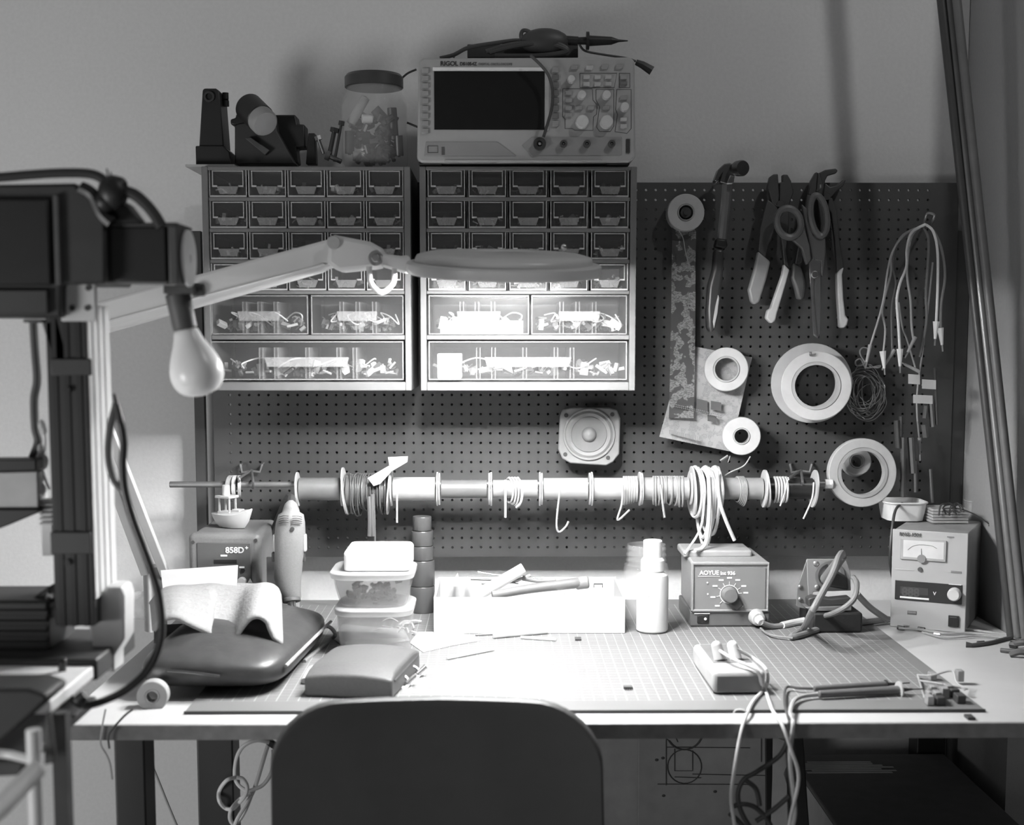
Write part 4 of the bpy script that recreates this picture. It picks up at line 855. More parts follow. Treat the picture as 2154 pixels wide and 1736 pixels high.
# lens tube stack
q = place(889, 1287); Yt2 = q.y; 
r = thing('lens_stack', (q.x, Yt2, TZ), 'tall dark stepped cylinder of stacked lens tubes beside the white tray', 'cylinder')
LT = mat('anodised_black', .10, .3, .2)
for y0_, y1_, rd in ((1287,1232,26.5),(1231,1178,26.5),(1177,1148,24),(1147,1116,23.5),(1115,1086,20)):
    za, zc = P(889,y0_,Yt2).z, P(889,y1_,Yt2).z; k = rd*Yt2/F
    if y0_ == 1287: za = TZ+.0004
    fin(MB().lathe([(k*.97,za-TZ),(k,za-TZ+.001),(k,zc-TZ-.0016),(k*.96,zc-TZ-.0002),(.0005,zc-TZ-.0002)], (q.x, Yt2, TZ), n=40), 'tube_section', LT, r)
# white tray with tools
q0, q1 = place(913, 1332), place(1315, 1334); Yf_ = (q0.y+q1.y)/2; zt = P(1100, 1257, Yf_).z; X0, X1 = q0.x, q1.x
Yb_ = Yf_
while P(1100, 1214, Yb_).z > zt+.002 and Yb_ < 2.08: Yb_ += .002
Yb_ = min(Yb_, 2.08)
r = thing('white_tray', ((X0+X1)/2, Yf_, TZ), 'long open white box holding tools, centre of the bench', 'tray')
b = MB(); t = .003
zf = TZ+.0004
b.box(X0, X1, Yf_, Yf_+t, zf, zt); b.box(X0, X1, Yb_-t, Yb_, zf, zt+.002); b.box(X0, X0+t, Yf_+t, Yb_-t, zf, zt); b.box(X1-t, X1, Yf_+t, Yb_-t, zf, zt); b.box(X0+t, X1-t, Yf_+t, Yb_-t, zf, zf+t)
g = crop(840, 1060, 3.59)
fin(b, 'tray_walls', mat('tray_white', .5, .5, var=.02), r, smooth=False)
fin(MB().tube([P(*g(x, y), Yb_-t-.0008) for x, y in ((1470,632),(1470,605),(1535,605),(1535,632))], .0006, 4, smooth=False), 'printed_mark', TXB, r)
Ym = (Yf_+Yb_)/2
def T(x, y, Y): return P(*g(x, y), Y)
def tool(name, lb, cat, pts, rd, m, Yq, n=12, smooth=False):
    return fin(MB().tube([T(x, y, Yq+dy) for x, y, dy in pts], rd, n, smooth=smooth), name, m, None, lb, cat, bev=.0006)
tool('glue_stick', 'fat white tube leaning up out of the white tray', 'tube', [(590,690,-.01),(940,488,.0)], .0085, WHT, Ym)
tool('utility_knife', 'long grey handled tool lying across the white tray', 'knife', [(700,690,-.03),(1000,640,-.02),(1290,605,-.01),(1410,590,.0)], [.006,.0085], mat('knife_grey', .18, .5), Ym, smooth=True)
q = T(1370, 595, Ym-.004); fin(MB().cyl(q+Vector((-.008,0,-.0015)), q+Vector((.012,0,.0008)), .0096, n=16), 'knife_cap', mat('cap_mid', .25, .5), None, 'dark rubber end cap on the long grey tool in the tray', 'cap', bev=.003)
tool('tweezers', 'thin dark tweezers poking left in the white tray', 'tweezers', [(540,570,.0),(720,575,.0),(900,600,.0)], .0016, DMT, Ym)
tool('tweezers', 'pale pointed tweezers crossing behind the white tube', 'tweezers', [(590,515,.02),(700,535,.02),(1000,560,.02),(1190,575,.02)], .0015, MTL, Ym)
tool('screwdriver', 'slim dark screwdriver behind the white tube in the tray', 'screwdriver', [(930,560,.01),(1050,585,.01),(1180,578,.01)], [.004,.002], GRY, Ym)
tool('pen', 'thin pale pen lying under the tweezers in the tray', 'pen', [(620,600,.01),(860,590,.01),(990,540,.01)], .0024, LGR, Ym)
q = T(1220, 680, Ym-.02); fin(MB().cyl(q+Vector((0,0,-.008)), q+Vector((.0,0,.004)), .006, n=20), 'bottle_cap', WHT, None, 'small white cap standing beneath the long grey tool', 'cap', bev=.001)
for x0_, x1_, lb in ((1145,1,'a'),): pass
b = MB(); b.poly([T(380,625,Ym+.05), T(440,520,Ym+.06), T(465,625,Ym+.05)], (0,.002,0)); fin(b, 'set_square', GRY, None, 'grey triangular piece standing at the left of the tray', 'triangle', smooth=False)
b = MB(); b.poly([T(490,625,Ym+.05), T(515,545,Ym+.06), T(550,625,Ym+.05)], (0,.002,0)); fin(b, 'set_square', GRY, None, 'smaller grey triangular piece right of the larger one in the tray', 'triangle', smooth=False)
# bits on the mat
def flat(name, lb, cat, pts, h, m, z=TZ+.0004, **k):
    return fin(MB().poly([PZ(x, y, z+h) for x, y in pts], (0, 0, -h)), name, m, None, lb, cat, **k)
flat('paper_sheet', 'loose white paper sheet lying on the mat before the tray', 'paper', [(862,1352),(880,1330),(960,1328),(1012,1347),(950,1358),(890,1372)], .0006, PAP, smooth=False)
flat('paper_scrap', 'crumpled white paper scrap in front of the plastic tubs', 'paper', [(700,1340),(720,1312),(780,1318),(850,1322),(862,1345),(800,1352),(720,1354)], .004, PAP, bev=.002)
rg = random.Random(3)
b = MB()
for k in range(14):
    q = place(820+rg.uniform(-25,60), 1322+rg.uniform(-10,14)); q.z = TZ+.0035; d = Vector((rg.uniform(-1,1), rg.uniform(-1,1), 0)).normalized()*rg.uniform(.006,.014); b.tube([q-d, q+Vector((0,0,rg.uniform(0,.006))), q+d], .0012, 5)
fin(b, 'wire_clippings', WIW, None, 'heap of white wire clippings at the foot of the tubs', 'wire clippings', None, 'stuff')
for k, (a_, c_, q, m, lb, nm) in enumerate((((1038,1337),(1150,1327),.0045,WHT,'fat white marker lying before the white tray','marker'),((1095,1341),(1170,1346),.0022,WHT,'thin white stick crossing below the marker','stick'),((940,1385),(1038,1366),.0024,WHT,'white cotton stick lying alone on the mat','stick'),((1000,1336),(1060,1333),.0014,GRY,'thin grey pin left of the marker','pin'))):
    p, w_ = PZ(*a_, TZ+q), PZ(*c_, TZ+q); fin(MB().cyl(p, w_, q*.95, n=14), nm, m, None, lb, nm, bev=.0006)
flat('tiny_part', 'tiny dark part on the mat before the tray right half', 'part', [(1209,1340),(1222,1340),(1223,1345),(1210,1345)], .002, DRK)
r = thing('microchip', place(1321,1450), 'small dark microchip alone on the mat centre', 'microchip')
q = place(1321,1450); fin(MB().box(q.x-.0055,q.x+.0055,q.y-.004,q.y+.004,TZ+.001,TZ+.0035), 'chip_body', CHR, r)
b = MB()
for i in range(4):
    for sy in (-1,1): b.box(q.x-.0045+i*.0026, q.x-.0035+i*.0026, q.y+sy*.005-.0012, q.y+sy*.005+.0012, TZ+.0004, TZ+.0014)
fin(b, 'pins', MTL, r)
# ------------------------------------------------------------------ preserving jar and spray bottle
q = place(1361, 1318); Yj = q.y+.02; k = Yj/F; H = P(1361, 1190, Yj).z-TZ; Ht = P(1361, 1145, Yj).z-TZ
r = thing('glass_jar', (q.x, Yj, TZ), 'tall empty clear glass jar with threaded neck behind the white spray bottle', 'jar'); R0 = 49*k; Rn = 41*k
pr_ = [(R0*.85,.001),(R0,.006),(R0,H*.85),(R0*.97,H*.96),(Rn*1.12,H),(Rn*1.14,H+.002),(Rn*1.0,H+.004)]
for i in range(3): z_ = H+.006+i*.0085; pr_ += [(Rn,z_),(Rn*1.05,z_+.002),(Rn*1.05,z_+.003),(Rn,z_+.005)]
pr_ += [(Rn,Ht),(Rn*.93,Ht),(Rn*.93,H+.003),(R0*.93,H*.9),(R0*.95,.012),(R0*.8,.007),(.0003,.006)]
fin(MB().lathe(pr_, (q.x, Yj, TZ), n=48, cap=False), 'jar_glass', clear('jar_glass_b', .92, .9, .03), r, ang=60)
q = place(1374, 1333); Yj = q.y+.016; k = Yj/F; 
r = thing('spray_bottle', (q.x, Yj, TZ), 'white cylindrical pump bottle with tall cap standing before the glass jar', 'bottle')
zz = lambda y: P(1374, y, Yj).z-TZ
fin(MB().lathe([(30*k,.0005),(34*k,.003),(34*k,zz(1216)),(32*k,zz(1209)),(24*k,zz(1203)),(24*k,zz(1200)),(.0005,zz(1200))], (q.x, Yj, TZ), n=40), 'bottle_body', mat('bottle_white', .55, .4, var=.02), r)
fin(MB().lathe([(25*k,zz(1200)),(25*k,zz(1178)),(20*k,zz(1172)),(20*k,zz(1138)),(18*k,zz(1136)),(.0005,zz(1136))], (q.x, Yj, TZ), n=36), 'cap', WHT, r, bev=.0005)
cpt = Vector((q.x-.010, Yj-34*k*.92, TZ+zz(1241))); fin(MB().tube([cpt+Vector((0,-.0008,.007)), cpt+Vector((.007,-.001,0)), cpt+Vector((0,-.0012,-.007)), cpt+Vector((-.007,.0016,0)), cpt+Vector((0,-.0008,.007))], .00035, 4, smooth=False), 'flame_label', mat('faint_print', .45, .6), r)
# ------------------------------------------------------------------ soldering station
q0, q1 = place(1453, 1319), place(1617, 1319); Ya_ = q0.y; k = Ya_/F
r = thing('soldering_station', ((q0.x+q1.x)/2, Ya_, TZ), 'grey analogue soldering station with large pointer knob, right of the bottles', 'soldering station')
X0, X1 = q0.x, q1.x; zf = TZ+.0005; zs = P(1500, 1286, Ya_).z; zt = P(1500, 1183, Ya_).z; D = .125
ST = mat('station_shell', .27, .5, bump=.08, scale=300); FP = mat('station_plate', .20, .5, var=.03)
fin(MB().box(X0-.001, X1+.001, Ya_, Ya_+D, zf, zs), 'base', mat('station_base', .12, .5), r, bev=.002)
b = MB(); b.rings([[Vector((X0, Ya_, zs)), Vector((X1, Ya_, zs)), Vector((X1, Ya_, zt)), Vector((X0, Ya_, zt))], [Vector((X0+.002, Ya_+D, zs)), Vector((X1-.002, Ya_+D, zs)), Vector((X1-.004, Ya_+D, zt+.002)), Vector((X0+.002, Ya_+D, zt+.002))]])
fin(b, 'upper_case', ST, r, bev=.003)
fin(MB().tube([Vector((X0+.002,Ya_-.001,zs+.001)), Vector((X0+.002,Ya_-.001,zt-.002)), Vector((X1-.002,Ya_-.001,zt-.002)), Vector((X1-.002,Ya_-.001,zs+.001)), Vector((X0+.002,Ya_-.001,zs+.001))], .0024, 6, smooth=False), 'front_frame', ST, r)
fin(MB().box(X0+.006, X1-.006, Ya_-.0015, Ya_+.001, zs+.001, zt-.008), 'face_plate', FP, r)
b = MB(); b.box(X0-.006, X0+.068*0+(X1-X0)*.85, Ya_+.045, Ya_+.115, zt-.001, zt+.010); fin(b, 'top_bracket', mat('bracket_grey', .33, .5), r, bev=.003)
g = crop(1300, 1120, 3.989); Yq = Ya_-.0022
text('AOYUE', sz(9, Ya_), P(*g(684, 356), Yq), TXW, r); text('Int 936', sz(8, Ya_), P(*g(858, 358), Yq), TXW, r)
fin(MB().ppoly([g(672,368),g(855,368),g(855,372),g(672,372)], Yq, .0006), 'printed_line', TXW, r)
c = P(*g(933, 520), Ya_-.0015); 
fin(MB().annulus(c, (0,-1,0), .0137, .0127, .0006, 40), 'dial_ring', TXW, r)
b = MB()
for a_ in (-135,-100,-60,-30,0,30,60,85,135):
    t = rad(90-a_); e = Vector((math.cos(t),0,math.sin(t))); b.cyl(c+e*.0135+Vector((0,-.0004,0)), c+e*.0185+Vector((0,-.0004,0)), .0004, n=5)
    p = c+e*.024; b.box(p.x-.0035, p.x+.0035, p.y-.0006, p.y, p.z-.0011, p.z+.0011)
fin(b, 'dial_marks', TXW, r)
kn = mat('knob_grey', .16, .45)
fin(MB().lathe([(.0118,0),(.0112,.012),(.0095,.0145),(.0002,.0150)], c, (0,-1,0), 32), 'dial_knob', kn, r, ang=50)
e = Vector((.62,0,-.78)); n_ = Vector((.78,0,.62)); b = MB(); pts = [c+n_*.010+e*.0, c+n_*.0065+e*.024, c-n_*.0065+e*.024, c-n_*.010+e*0]; b.poly([p+Vector((0,-.010,0)) for p in pts], (0,.010,0)); fin(b, 'dial_pointer', mat('knob_black', .04, .4), r, bev=.002)
for x, y in ((750,423),(753,518)): q = P(*g(x,y), Yq); fin(MB().cyl(q, q+Vector((0,-.0006,0)), .0012, n=10), 'indicator', TXW, r)
fin(MB().ppoly([g(665,695),g(765,695),g(760,765),g(665,765)], Ya_-.002, .003), 'switch', BLK, r, bev=.001); q = P(*g(733,727), Ya_-.003); fin(MB().cyl(q, q+Vector((0,-.0006,0)), .002, n=14), 'switch_mark', TXW, r)
fin(MB().ppoly([g(640,680),g(770,680),g(770,686),g(640,686)], Ya_-.0016, .001), 'printed_line', TXW, r)
pc = P(1590, 1297, Ya_)
fin(MB().cyl(pc, P(1596, 1303, Ya_-.018), .012, .010, 20), 'plug', LGR, r, bev=.002); fin(MB().cyl(P(1596,1303,Ya_-.018), P(1602,1310,Ya_-.026), .0075, .0055, 16), 'plug_sleeve', CRM, r, bev=.001)
zt2 = .0045
def gt(x, y, dz=.0): return PZ(x, y, TZ+.0042+dz)
b = MB(); b.tube([P(1602,1310,Ya_-.026), gt(1625,1318), gt(1650,1315)], .0040, 10); fin(b, 'cord', mat('cord_grey', .2, .5), r)
ps = P(1602,1310,Ya_-.026)
fin(MB().tube([gt(1645,1316), gt(1672,1310), gt(1712,1302,.004)], .0052, 10), 'strain_sleeve', CRM, r)
b = MB(); b.tube([gt(1712,1302,.004), P(1760,1288,1.83), P(1795,1262,1.82), P(1802,1230,1.84), P(1795,1215,1.86)], .0040, 10); fin(b, 'cord', MATS['cord_grey'], r)
# iron holder
Yh_ = 1.90
r = thing('iron_holder', P(1740, 1300, Yh_), 'bent metal soldering iron stand with black sponge base', 'soldering iron stand')
g = crop(1300, 1120, 3.989)
def H_(l, Y): return [P(*g(x, y), Y) for x, y in l]
PL = mat('plate_grey', .30, .4, .3)
b = MB(); b.poly(H_([(1585,225),(1910,225),(1950,330),(1955,490),(1640,500),(1605,640),(1590,400)], Yh_), (0,.003,0)); fin(b, 'face_plate', PL, r, bev=.0008)
b = MB(); a_ = H_([(1585,228),(1590,400),(1610,655)], Yh_); c_ = [p+v for p, v in zip(a_, (Vector((-.001,.02,0)), Vector((-.008,.07,0)), Vector((-.004,.06,0))))]
b.poly(H_([(1585,228),(1530,390),(1500,480),(1497,620),(1515,630),(1612,655),(1598,400)], Yh_+.002), (0,.003,0)); fin(b, 'side_plate', mat('plate_side', .22, .4, .3), r, bev=.0008)
for x, y in ((1660,262),(1780,265),(1670,462),(1898,458)): q = P(*g(x,y), Yh_); fin(MB().sph(q, .0042, 1, .6, 1), 'rivet', STL, r)
for x, y in ((1526,455),(1525,560)): q = P(*g(x,y), Yh_); fin(MB().sph(q, .0030, 1, .8, 1), 'rivet', STL, r)
fin(MB().annulus(P(*g(1775,360), Yh_-.001), (0,-1,0), .021, .017, .003, 36), 'tip_ring', STL, r)
q = place(1712,1330-12); a_, c_ = place(1722,1332), place(1803,1330)
fin(MB().box(a_.x-.008, c_.x+.006, a_.y-.0, a_.y+.09, TZ+.0005, P(1760,1290,a_.y).z), 'sponge_base', BLK, r, bev=.003)
b = MB(); b.poly(H_([(1595,560),(1640,540),(1790,560),(1950,545),(1985,610),(1600,630)], Yh_-.02), (0,.02,0)); fin(b, 'cleaner_body', DRK, r, bev=.002)
fin(MB().poly(H_([(1570,630),(1960,620),(1960,660),(1620,665)], Yh_-.025), (0,.05,0)), 'foot_plate', STL, r, bev=.001)
fin(MB().poly(H_([(1700,390),(1850,330),(1930,380),(1940,490),(1720,450)], Yh_-.012), (0,.012,0)), 'iron_rest', DRK, r, bev=.003)
r = thing('soldering_iron', P(1760, 1200, 1.88), 'dark soldering iron resting in the stand, its thick cord arching forward', 'soldering iron')
b = MB(); b.cyl(P(*g(1740,400), 1.895), P(*g(1885,195), 1.845), .0085, .0065, 20); fin(b, 'handle', mat('iron_grip', .15, .5), r, bev=.002)
fin(MB().cyl(P(*g(1740,400), 1.895), P(*g(1722,425), 1.90), .0045, .0035), 'barrel', DMT, r)
b = MB(); b.tube([P(*g(1885,195), 1.845), P(*g(1880,175), 1.835), P(*g(1850,215), 1.80), P(*g(1800,350), 1.78), P(*g(1720,500), 1.76), P(*g(1620,680), 1.745), gt(1690,1322), gt(1665,1340), gt(1690,1335), gt(1730,1322), gt(1800,1312), gt(1870,1303)], .0046, 10)
b.tube([gt(1668,1343), gt(1620,1336), gt(1600,1322)], .0016, 6); b.tube([P(1803,1250,1.86), P(1830,1278,1.87), P(1868,1305,1.88)], .0045, 10)
fin(b, 'cord', MATS['cord_grey'], r)
# ------------------------------------------------------------------ bench power supply
q0 = PZ(1872, 1318, .7505); q1 = PZ(2030, 1333, .7505); Yp_ = q0.y; an = math.atan2(q1.y-q0.y, q1.x-q0.x)
W = (q1-q0).length; M4 = Matrix.Translation((q0.x, q0.y, .7505)) @ Matrix.Rotation(an, 4, 'Z')
Hh = P(1955, 1113, Yp_).z-.7505
r = thing('power_supply', (q0.x+W/2, q0.y+.05, .7505), 'cream bench power supply with analogue meter at the right end of the bench', 'power supply')
PS = mat('psu_front', .42, .45, var=.02)
fin(MB().box(0, W, 0, .004, 0, Hh, M4), 'front_panel', PS, r, bev=.001)
fin(MB().box(.001, W-.001, .004, .155, .001, Hh-.001, M4), 'case', mat('psu_case', .30, .5), r, bev=.002)
g = crop(1800, 1020, 4.339)
ii = M4.inverted()
def F2(x, y):    # photo point -> panel coordinates
    p0 = CAM; d = ray(*g(x, y)); n_ = M4.to_3x3() @ Vector((0,1,0)); o = M4.translation; t = (o-p0).dot(n_)/d.dot(n_); v = ii @ (p0+d*t); return v.x, v.z
def pan(name, x0, y0, x1, y1, m, d=.0015, bev=.0005, yoff=0):
    a_, c_ = F2(x0, y0), F2(x1, y1); return fin(MB().box(a_[0], c_[0], -d-yoff, .0005-yoff, c_[1], a_[1], M4), name, m, r, bev=bev)
pan('meter_bezel', 412, 485, 825, 705, mat('meter_bezel', .38, .4), .003); pan('meter_dial', 440, 500, 805, 680, mat('meter_dial', .62, .5), .0034, 0)
a_ = [F2(x, y) for x, y in ((480,590),(520,560),(560,548),(605,545),(650,548),(700,556),(745,580))]; fin(MB().tube([M4 @ Vector((x, -.0038, z)) for x, z in a_], .0004, 4), 'meter_scale', mat('meter_ink', .3, .6), r)
a_ = [F2(x, y) for x, y in ((605,680),(603,580))]; fin(MB().tube([M4 @ Vector((x, -.0040, z)) for x, z in a_], .0003, 4, smooth=False), 'meter_needle', TXB, r)
x, z = F2(605, 672); fin(MB().cyl(M4 @ Vector((x, -.0035, z)), M4 @ Vector((x, -.0048, z)), .006), 'meter_hub', GRY, r)
x, z = F2(588, 772); fin(MB().cyl(M4 @ Vector((x, 0, z)), M4 @ Vector((x, -.0025, z)), .0032, n=16), 'indicator', CHR, r)
pan('display_panel', 362, 868, 968, 1095, mat('display_black', .03, .3)); 
pan('display_digits', 410, 925, 660, 1010, mat('digit_ghost', .06, .3), .0018, 0); pan('display_line', 405, 1030, 670, 1036, TXW, .0019, 0)
x, z = F2(905, 995); fin(MB().lathe([(.0095,0),(.009,.010),(.0075,.012),(.0002,.0122)], M4 @ Vector((x, -.0015, z)), M4.to_3x3() @ Vector((0,-1,0)), 28), 'knob', mat('psu_knob', .62, .3), r)
pan('knob_mark', 850, 905, 965, 918, TXW, .0018, 0)
pan('usb_port', 472, 1147, 556, 1188, mat('port_grey', .2, .4, .5), .001); pan('usb_slot', 478, 1160, 550, 1168, TXW, .0013, 0)
pan('power_switch', 848, 1190, 940, 1298, BLK, .003); pan('switch_mark', 860, 1203, 925, 1212, mat('grey_print', .2), .0033, 0)
pan('vent_strip', 835, 470, 898, 484, mat('grey_print', .2), .0012, 0)
an_d = math.degrees(an)
def ptext(s_, h, x, y, m, nm='lettering'):
    X, Z = F2(x, y); text(s_, h, M4 @ Vector((X, -.0018, Z)), m, r, nm, rotz=an_d)
ptext('RNG-1501', .0050, 400, 462, TXB); ptext('V', .0048, 708, 1005, TXW); ptext('888', .012, 420, 1008, mat('digit_seg', .085, .3))
for x0, z_, w_ in ((820, 795, 55), (360, 775, 175)): pan('printed_mark', x0, z_-3, x0+w_, z_+3, mat('faint_print', .45, .6), .0008, 0)
pan('printed_mark', 870, 785, 965, 812, mat('grey_print', .2), .0008, 0)
for x_ in (470, 860): a_ = F2(x_, 1340); fin(MB().cyl(M4 @ Vector((a_[0], .01, -.0003)), M4 @ Vector((a_[0], .01, .001)), .005), 'foot', BLK, r)
b = MB(); b.tube([M4 @ Vector((-.006, .10, .02)), M4 @ Vector((-.006, .02, .09)), M4 @ Vector((-.006, .04, .16)), M4 @ Vector((-.006, .10, .17))], .0022, 6); fin(b, 'side_cable', DRK, r)
zt = .7505+Hh
Yt3 = Yp_+.07
tub(1868, 1957, 1110, 1060, Yt3, zt+.0005, .035, 'small white plastic tub on top of the power supply', name='plastic_cup', fl=.85, lid=False, M_=clear('cup_white', .15, .85, .5))
MSTK = []
for k, (x0, x1, y, lb) in enumerate(((1955,2030,1092,'stack of thin clear parts trays behind the clips, on the power supply'),)):
    a_, c_ = P(x0, y, Yt3), P(x1, y, Yt3); b = MB()
    for i in range(5): b.box(a_.x, c_.x, Yt3-.015, Yt3+.035, zt+.0005+i*.0045, zt+.0040+i*.0045)
    fin(b, 'parts_tray', clear('tray_clear', .4, .7, .3), None, lb, 'tray', bev=.0006)
for k, (dx, lb) in enumerate(((0, 'larger wire spring clip on the power supply trays'), (22, 'smaller wire spring clip right of the larger one'))):
    b = MB(); o = [(1975+dx,1085),(1978+dx,1066),(1985+dx,1060),(2000+dx*.7,1060),(2006+dx*.7,1072),(1996+dx,1078),(1985+dx,1072),(1990+dx,1082)]
    b.tube([P(x, y, Yt3-.02-.001*i) for i, (x, y) in enumerate(o)], .0013, 6); b.tube([P(x+6, y+3, Yt3-.014) for x, y in o], .0011, 6)
    fin(b, 'spring_clip', DMT, None, lb, 'clip')
r = thing('test_lead', P(2010, 1075, Yt3), 'thin dark lead curving off the power supply toward the poles', 'lead')
fin(MB().tube([P(x, y, Yt3-.02) for x, y in ((1985,1070),(2015,1070),(2045,1080),(2070,1095),(2082,1104))], .0010, 6), 'wire', WID, r); fin(MB().tube([P(2082,1104,Yt3-.02), P(2086,1120,Yt3-.02)], .0022, 8, smooth=False), 'clip_end', BLK, r)
tub(2040, 2078, 1300, 1056, 2.05, .7505, .016, 'tall clear plastic container standing behind the power supply in the corner', name='clear_container', fl=.75, lid=False, M_=clear('cup_clear', .7, .7, .3))
# leads in front of the supply
r = thing('output_leads', PZ(1950, 1330, .752), 'pair of thin output leads lying before the power supply', 'leads')
def gb(x, y, dz=.0025): return PZ(x, y, .7505+dz)
b = MB(); b.tube([gb(1890,1322), gb(1935,1325), gb(1990,1333), gb(2040,1332), gb(2100,1338), gb(2154,1345)], .0018, 7); b.tube([gb(1900,1316,.004), gb(1960,1318), gb(2040,1325), gb(2110,1335), gb(2152,1342)], .0018, 7)
b.tube([gb(1940,1330), gb(1990,1342), gb(2060,1338), gb(2110,1342)], .0014, 6); fin(b, 'wire', WIR, r)
for x, y, m in ((1892,1320,WID),(1935,1323,BLK)): fin(MB().tube([gb(x-4,y), gb(x+10,y+2)], .0032, 8, smooth=False), 'banana_plug', m, r)
fin(MB().tube([gb(1965,1334), gb(1978,1336)], .0025, 8, smooth=False), 'clip_end', MTL, r)
r = thing('clip_pair', gb(2060, 1358), 'dark clip lead with forked jaw on the bare bench right of the mat', 'clip lead')
fin(MB().tube([gb(2032,1357), gb(2045,1358)], [.0045,.003], 8, smooth=False), 'jaw', DRK, r); b = MB(); b.tube([gb(2043,1358), gb(2080,1353), gb(2120,1343), gb(2152,1334,.006)], .0030, 8); fin(b, 'wire', CHR, r)
fin(MB().tube([gb(2056,1352,.003), gb(2070,1351,.003)], .0022, 8), 'jaw', DRK, r)
r = thing('cable_pile', gb(2145, 1365), 'pile of dark clips and cable at the right picture edge', 'cables')
b = MB(); b.tube([gb(2105,1368), gb(2135,1370,.004), gb(2160,1366,.010), gb(2190,1372)], .003, 8); b.tube([gb(2125,1378), gb(2150,1372,.008), gb(2185,1380,.004)], .004, 8); b.tube([gb(2128,1357,.004), gb(2150,1352,.012), gb(2185,1355,.01)], .0045, 8); fin(b, 'cable_loops', CHR, r)
fin(MB().tube([gb(2125,1356,.006), gb(2140,1358,.006)], .005, 8, smooth=False), 'clip', BLK, r)
# ------------------------------------------------------------------ multimeter block with leads over the edge
A, B_, C_, D_ = place(1502,1445), place(1615,1445), place(1570,1368), place(1458,1374)
hz = .028
def top_(x, y): return PZ(x, y, TZ+hz)
r = thing('multimeter', place(1540,1420), 'white slab shaped meter with two plugs and leads on the mat', 'multimeter')
ta, tb_, tc_, td = top_(1500,1413), top_(1612,1412), top_(1549,1352), top_(1457,1354)
b = MB(); b.rings([[Vector((p.x, p.y, TZ+.0008)) for p in (ta, tb_, tc_, td)], [ta, tb_, tc_, td]]); fin(b, 'meter_body', mat('meter_white', .38, .45), r, bev=.006, seg=3)
def lerp4(u, v, dz): p = ta.lerp(tb_, u).lerp(td.lerp(tc_, u), v); p.z += dz; return p
b = MB(); b.poly([lerp4(.13,.28,.0006), lerp4(.9,.28,.0006), lerp4(.9,.93,.0006), lerp4(.13,.93,.0006)], (0,0,-.001)); fin(b, 'face_inset', mat('meter_inset', .15, .5), r)
b = MB(); b.poly([Vector((ta.x+.005,ta.y-.0005,ta.z-.006)), Vector((tb_.x-.005,tb_.y-.0005,tb_.z-.006)), Vector((tb_.x-.005,tb_.y-.0005,TZ+.004)), Vector((ta.x+.005,ta.y-.0005,TZ+.004))], (0,.002,0)); fin(b, 'end_panel', mat('meter_end', .14, .5), r)
pl1, pl2 = lerp4(.30,.36,.001), lerp4(.62,.36,.001)
for p, nm in ((pl1, 0), (pl2, 1)): fin(MB().cyl(p, p+Vector((-.004,.004,.016)), .0075, .0065, 20).sph(p+Vector((-.004,.004,.016)), .0066), 'plug', CRM if nm else LGR, r, bev=.001)
ez = .75
b = MB()
yk = YF-.010
b.tube([pl1+Vector((-.002,.0,.012)), lerp4(.45,.12,.010), lerp4(.8,-.02,.002), PZ(1602,1440,TZ+.012), place(1610,1458)+Vector((0,0,.003)), place(1625,1500)+Vector((0,0,.003)), P(1645,1525,yk), P(1665,1580,yk-.01), P(1680,1640,yk-.01), P(1660,1736,yk), P(1650,1850,yk)], .0020, 8)
b.tube([pl2+Vector((0,-.001,.013)), PZ(1585,1385,TZ+.030), PZ(1612,1410,TZ+.024), place(1612,1450)+Vector((0,0,.004)), place(1585,1480)+Vector((0,0,.003)), PZ(1570,1505,TZ+.002), P(1558,1545,yk), P(1545,1620,yk-.01), P(1538,1680,yk), P(1545,1736,yk), P(1560,1850,yk)], .0021, 8)
fin(b, 'leads', mat('lead_pale', .5, .5), r)
# test probes and their cables
for k, (a_, c_, q, lb, cab) in enumerate((((1712,1449),(1862,1440),.0042,'upper dark test probe lying at the right of the mat', [(1712,1449),(1680,1448),(1655,1446),(1650,1470),(1655,1500),(1660,1530),(1672,1600),(1665,1736)]),
                                     ((1722,1461),(1890,1452),.0052,'lower thicker test probe with finger guard on the mat', [(1722,1461),(1690,1465),(1670,1475),(1662,1500),(1668,1530),(1662,1600),(1672,1700),(1668,1736)]))):
    r = thing('test_probe', place(*a_), lb, 'probe')
    p, w_ = PZ(*a_, TZ+.006), PZ(*c_, TZ+.006); d = (w_-p).normalized()
    fin(MB().cyl(p, w_, q*.85, q, 14), 'probe_grip', mat('probe_red', .12, .4), r, bev=.001); fin(MB().annulus(w_, d, q*2.0 if k else q*1.3, q*.9, .002, 20), 'finger_guard', LGR if k else DRK, r)
    fin(MB().cyl(w_, w_+d*.018, q*.6, .001, 10).cyl(w_+d*.018, w_+d*.032, .0008, n=6), 'probe_tip', DRK, r)
    pts = []
    for i, (x, y) in enumerate(cab): pts.append(PZ(x, y, TZ+.005) if y <= 1505 else P(x, y, YF-.008-.004*k))
    pts.insert([y > 1505 for x, y in cab].index(True), P(cab[5 if k == 0 else 4][0], 1517, YF-.004))
    fin(MB().tube(pts, .0026 if k else .0016, 8), 'cable', WIR if k else WID, r)
# small assembly of clamps at the mat corner
r = thing('pcb_clamp', place(1990,1490), 'glassy heap of small clamps and wires on the mat front right corner', 'clamp')
rg = random.Random(12)
for k in range(9):
    b = MB(); q = place(1950+rg.uniform(0,75), 1430+rg.uniform(0,58)); b.box(q.x-.004, q.x+.004, q.y-.006, q.y+.006, TZ+.0004, TZ+rg.uniform(.006,.016), None); fin(b, 'clamp_block', mat('clamp_clear', .3, .2, .2), r, bev=.001)

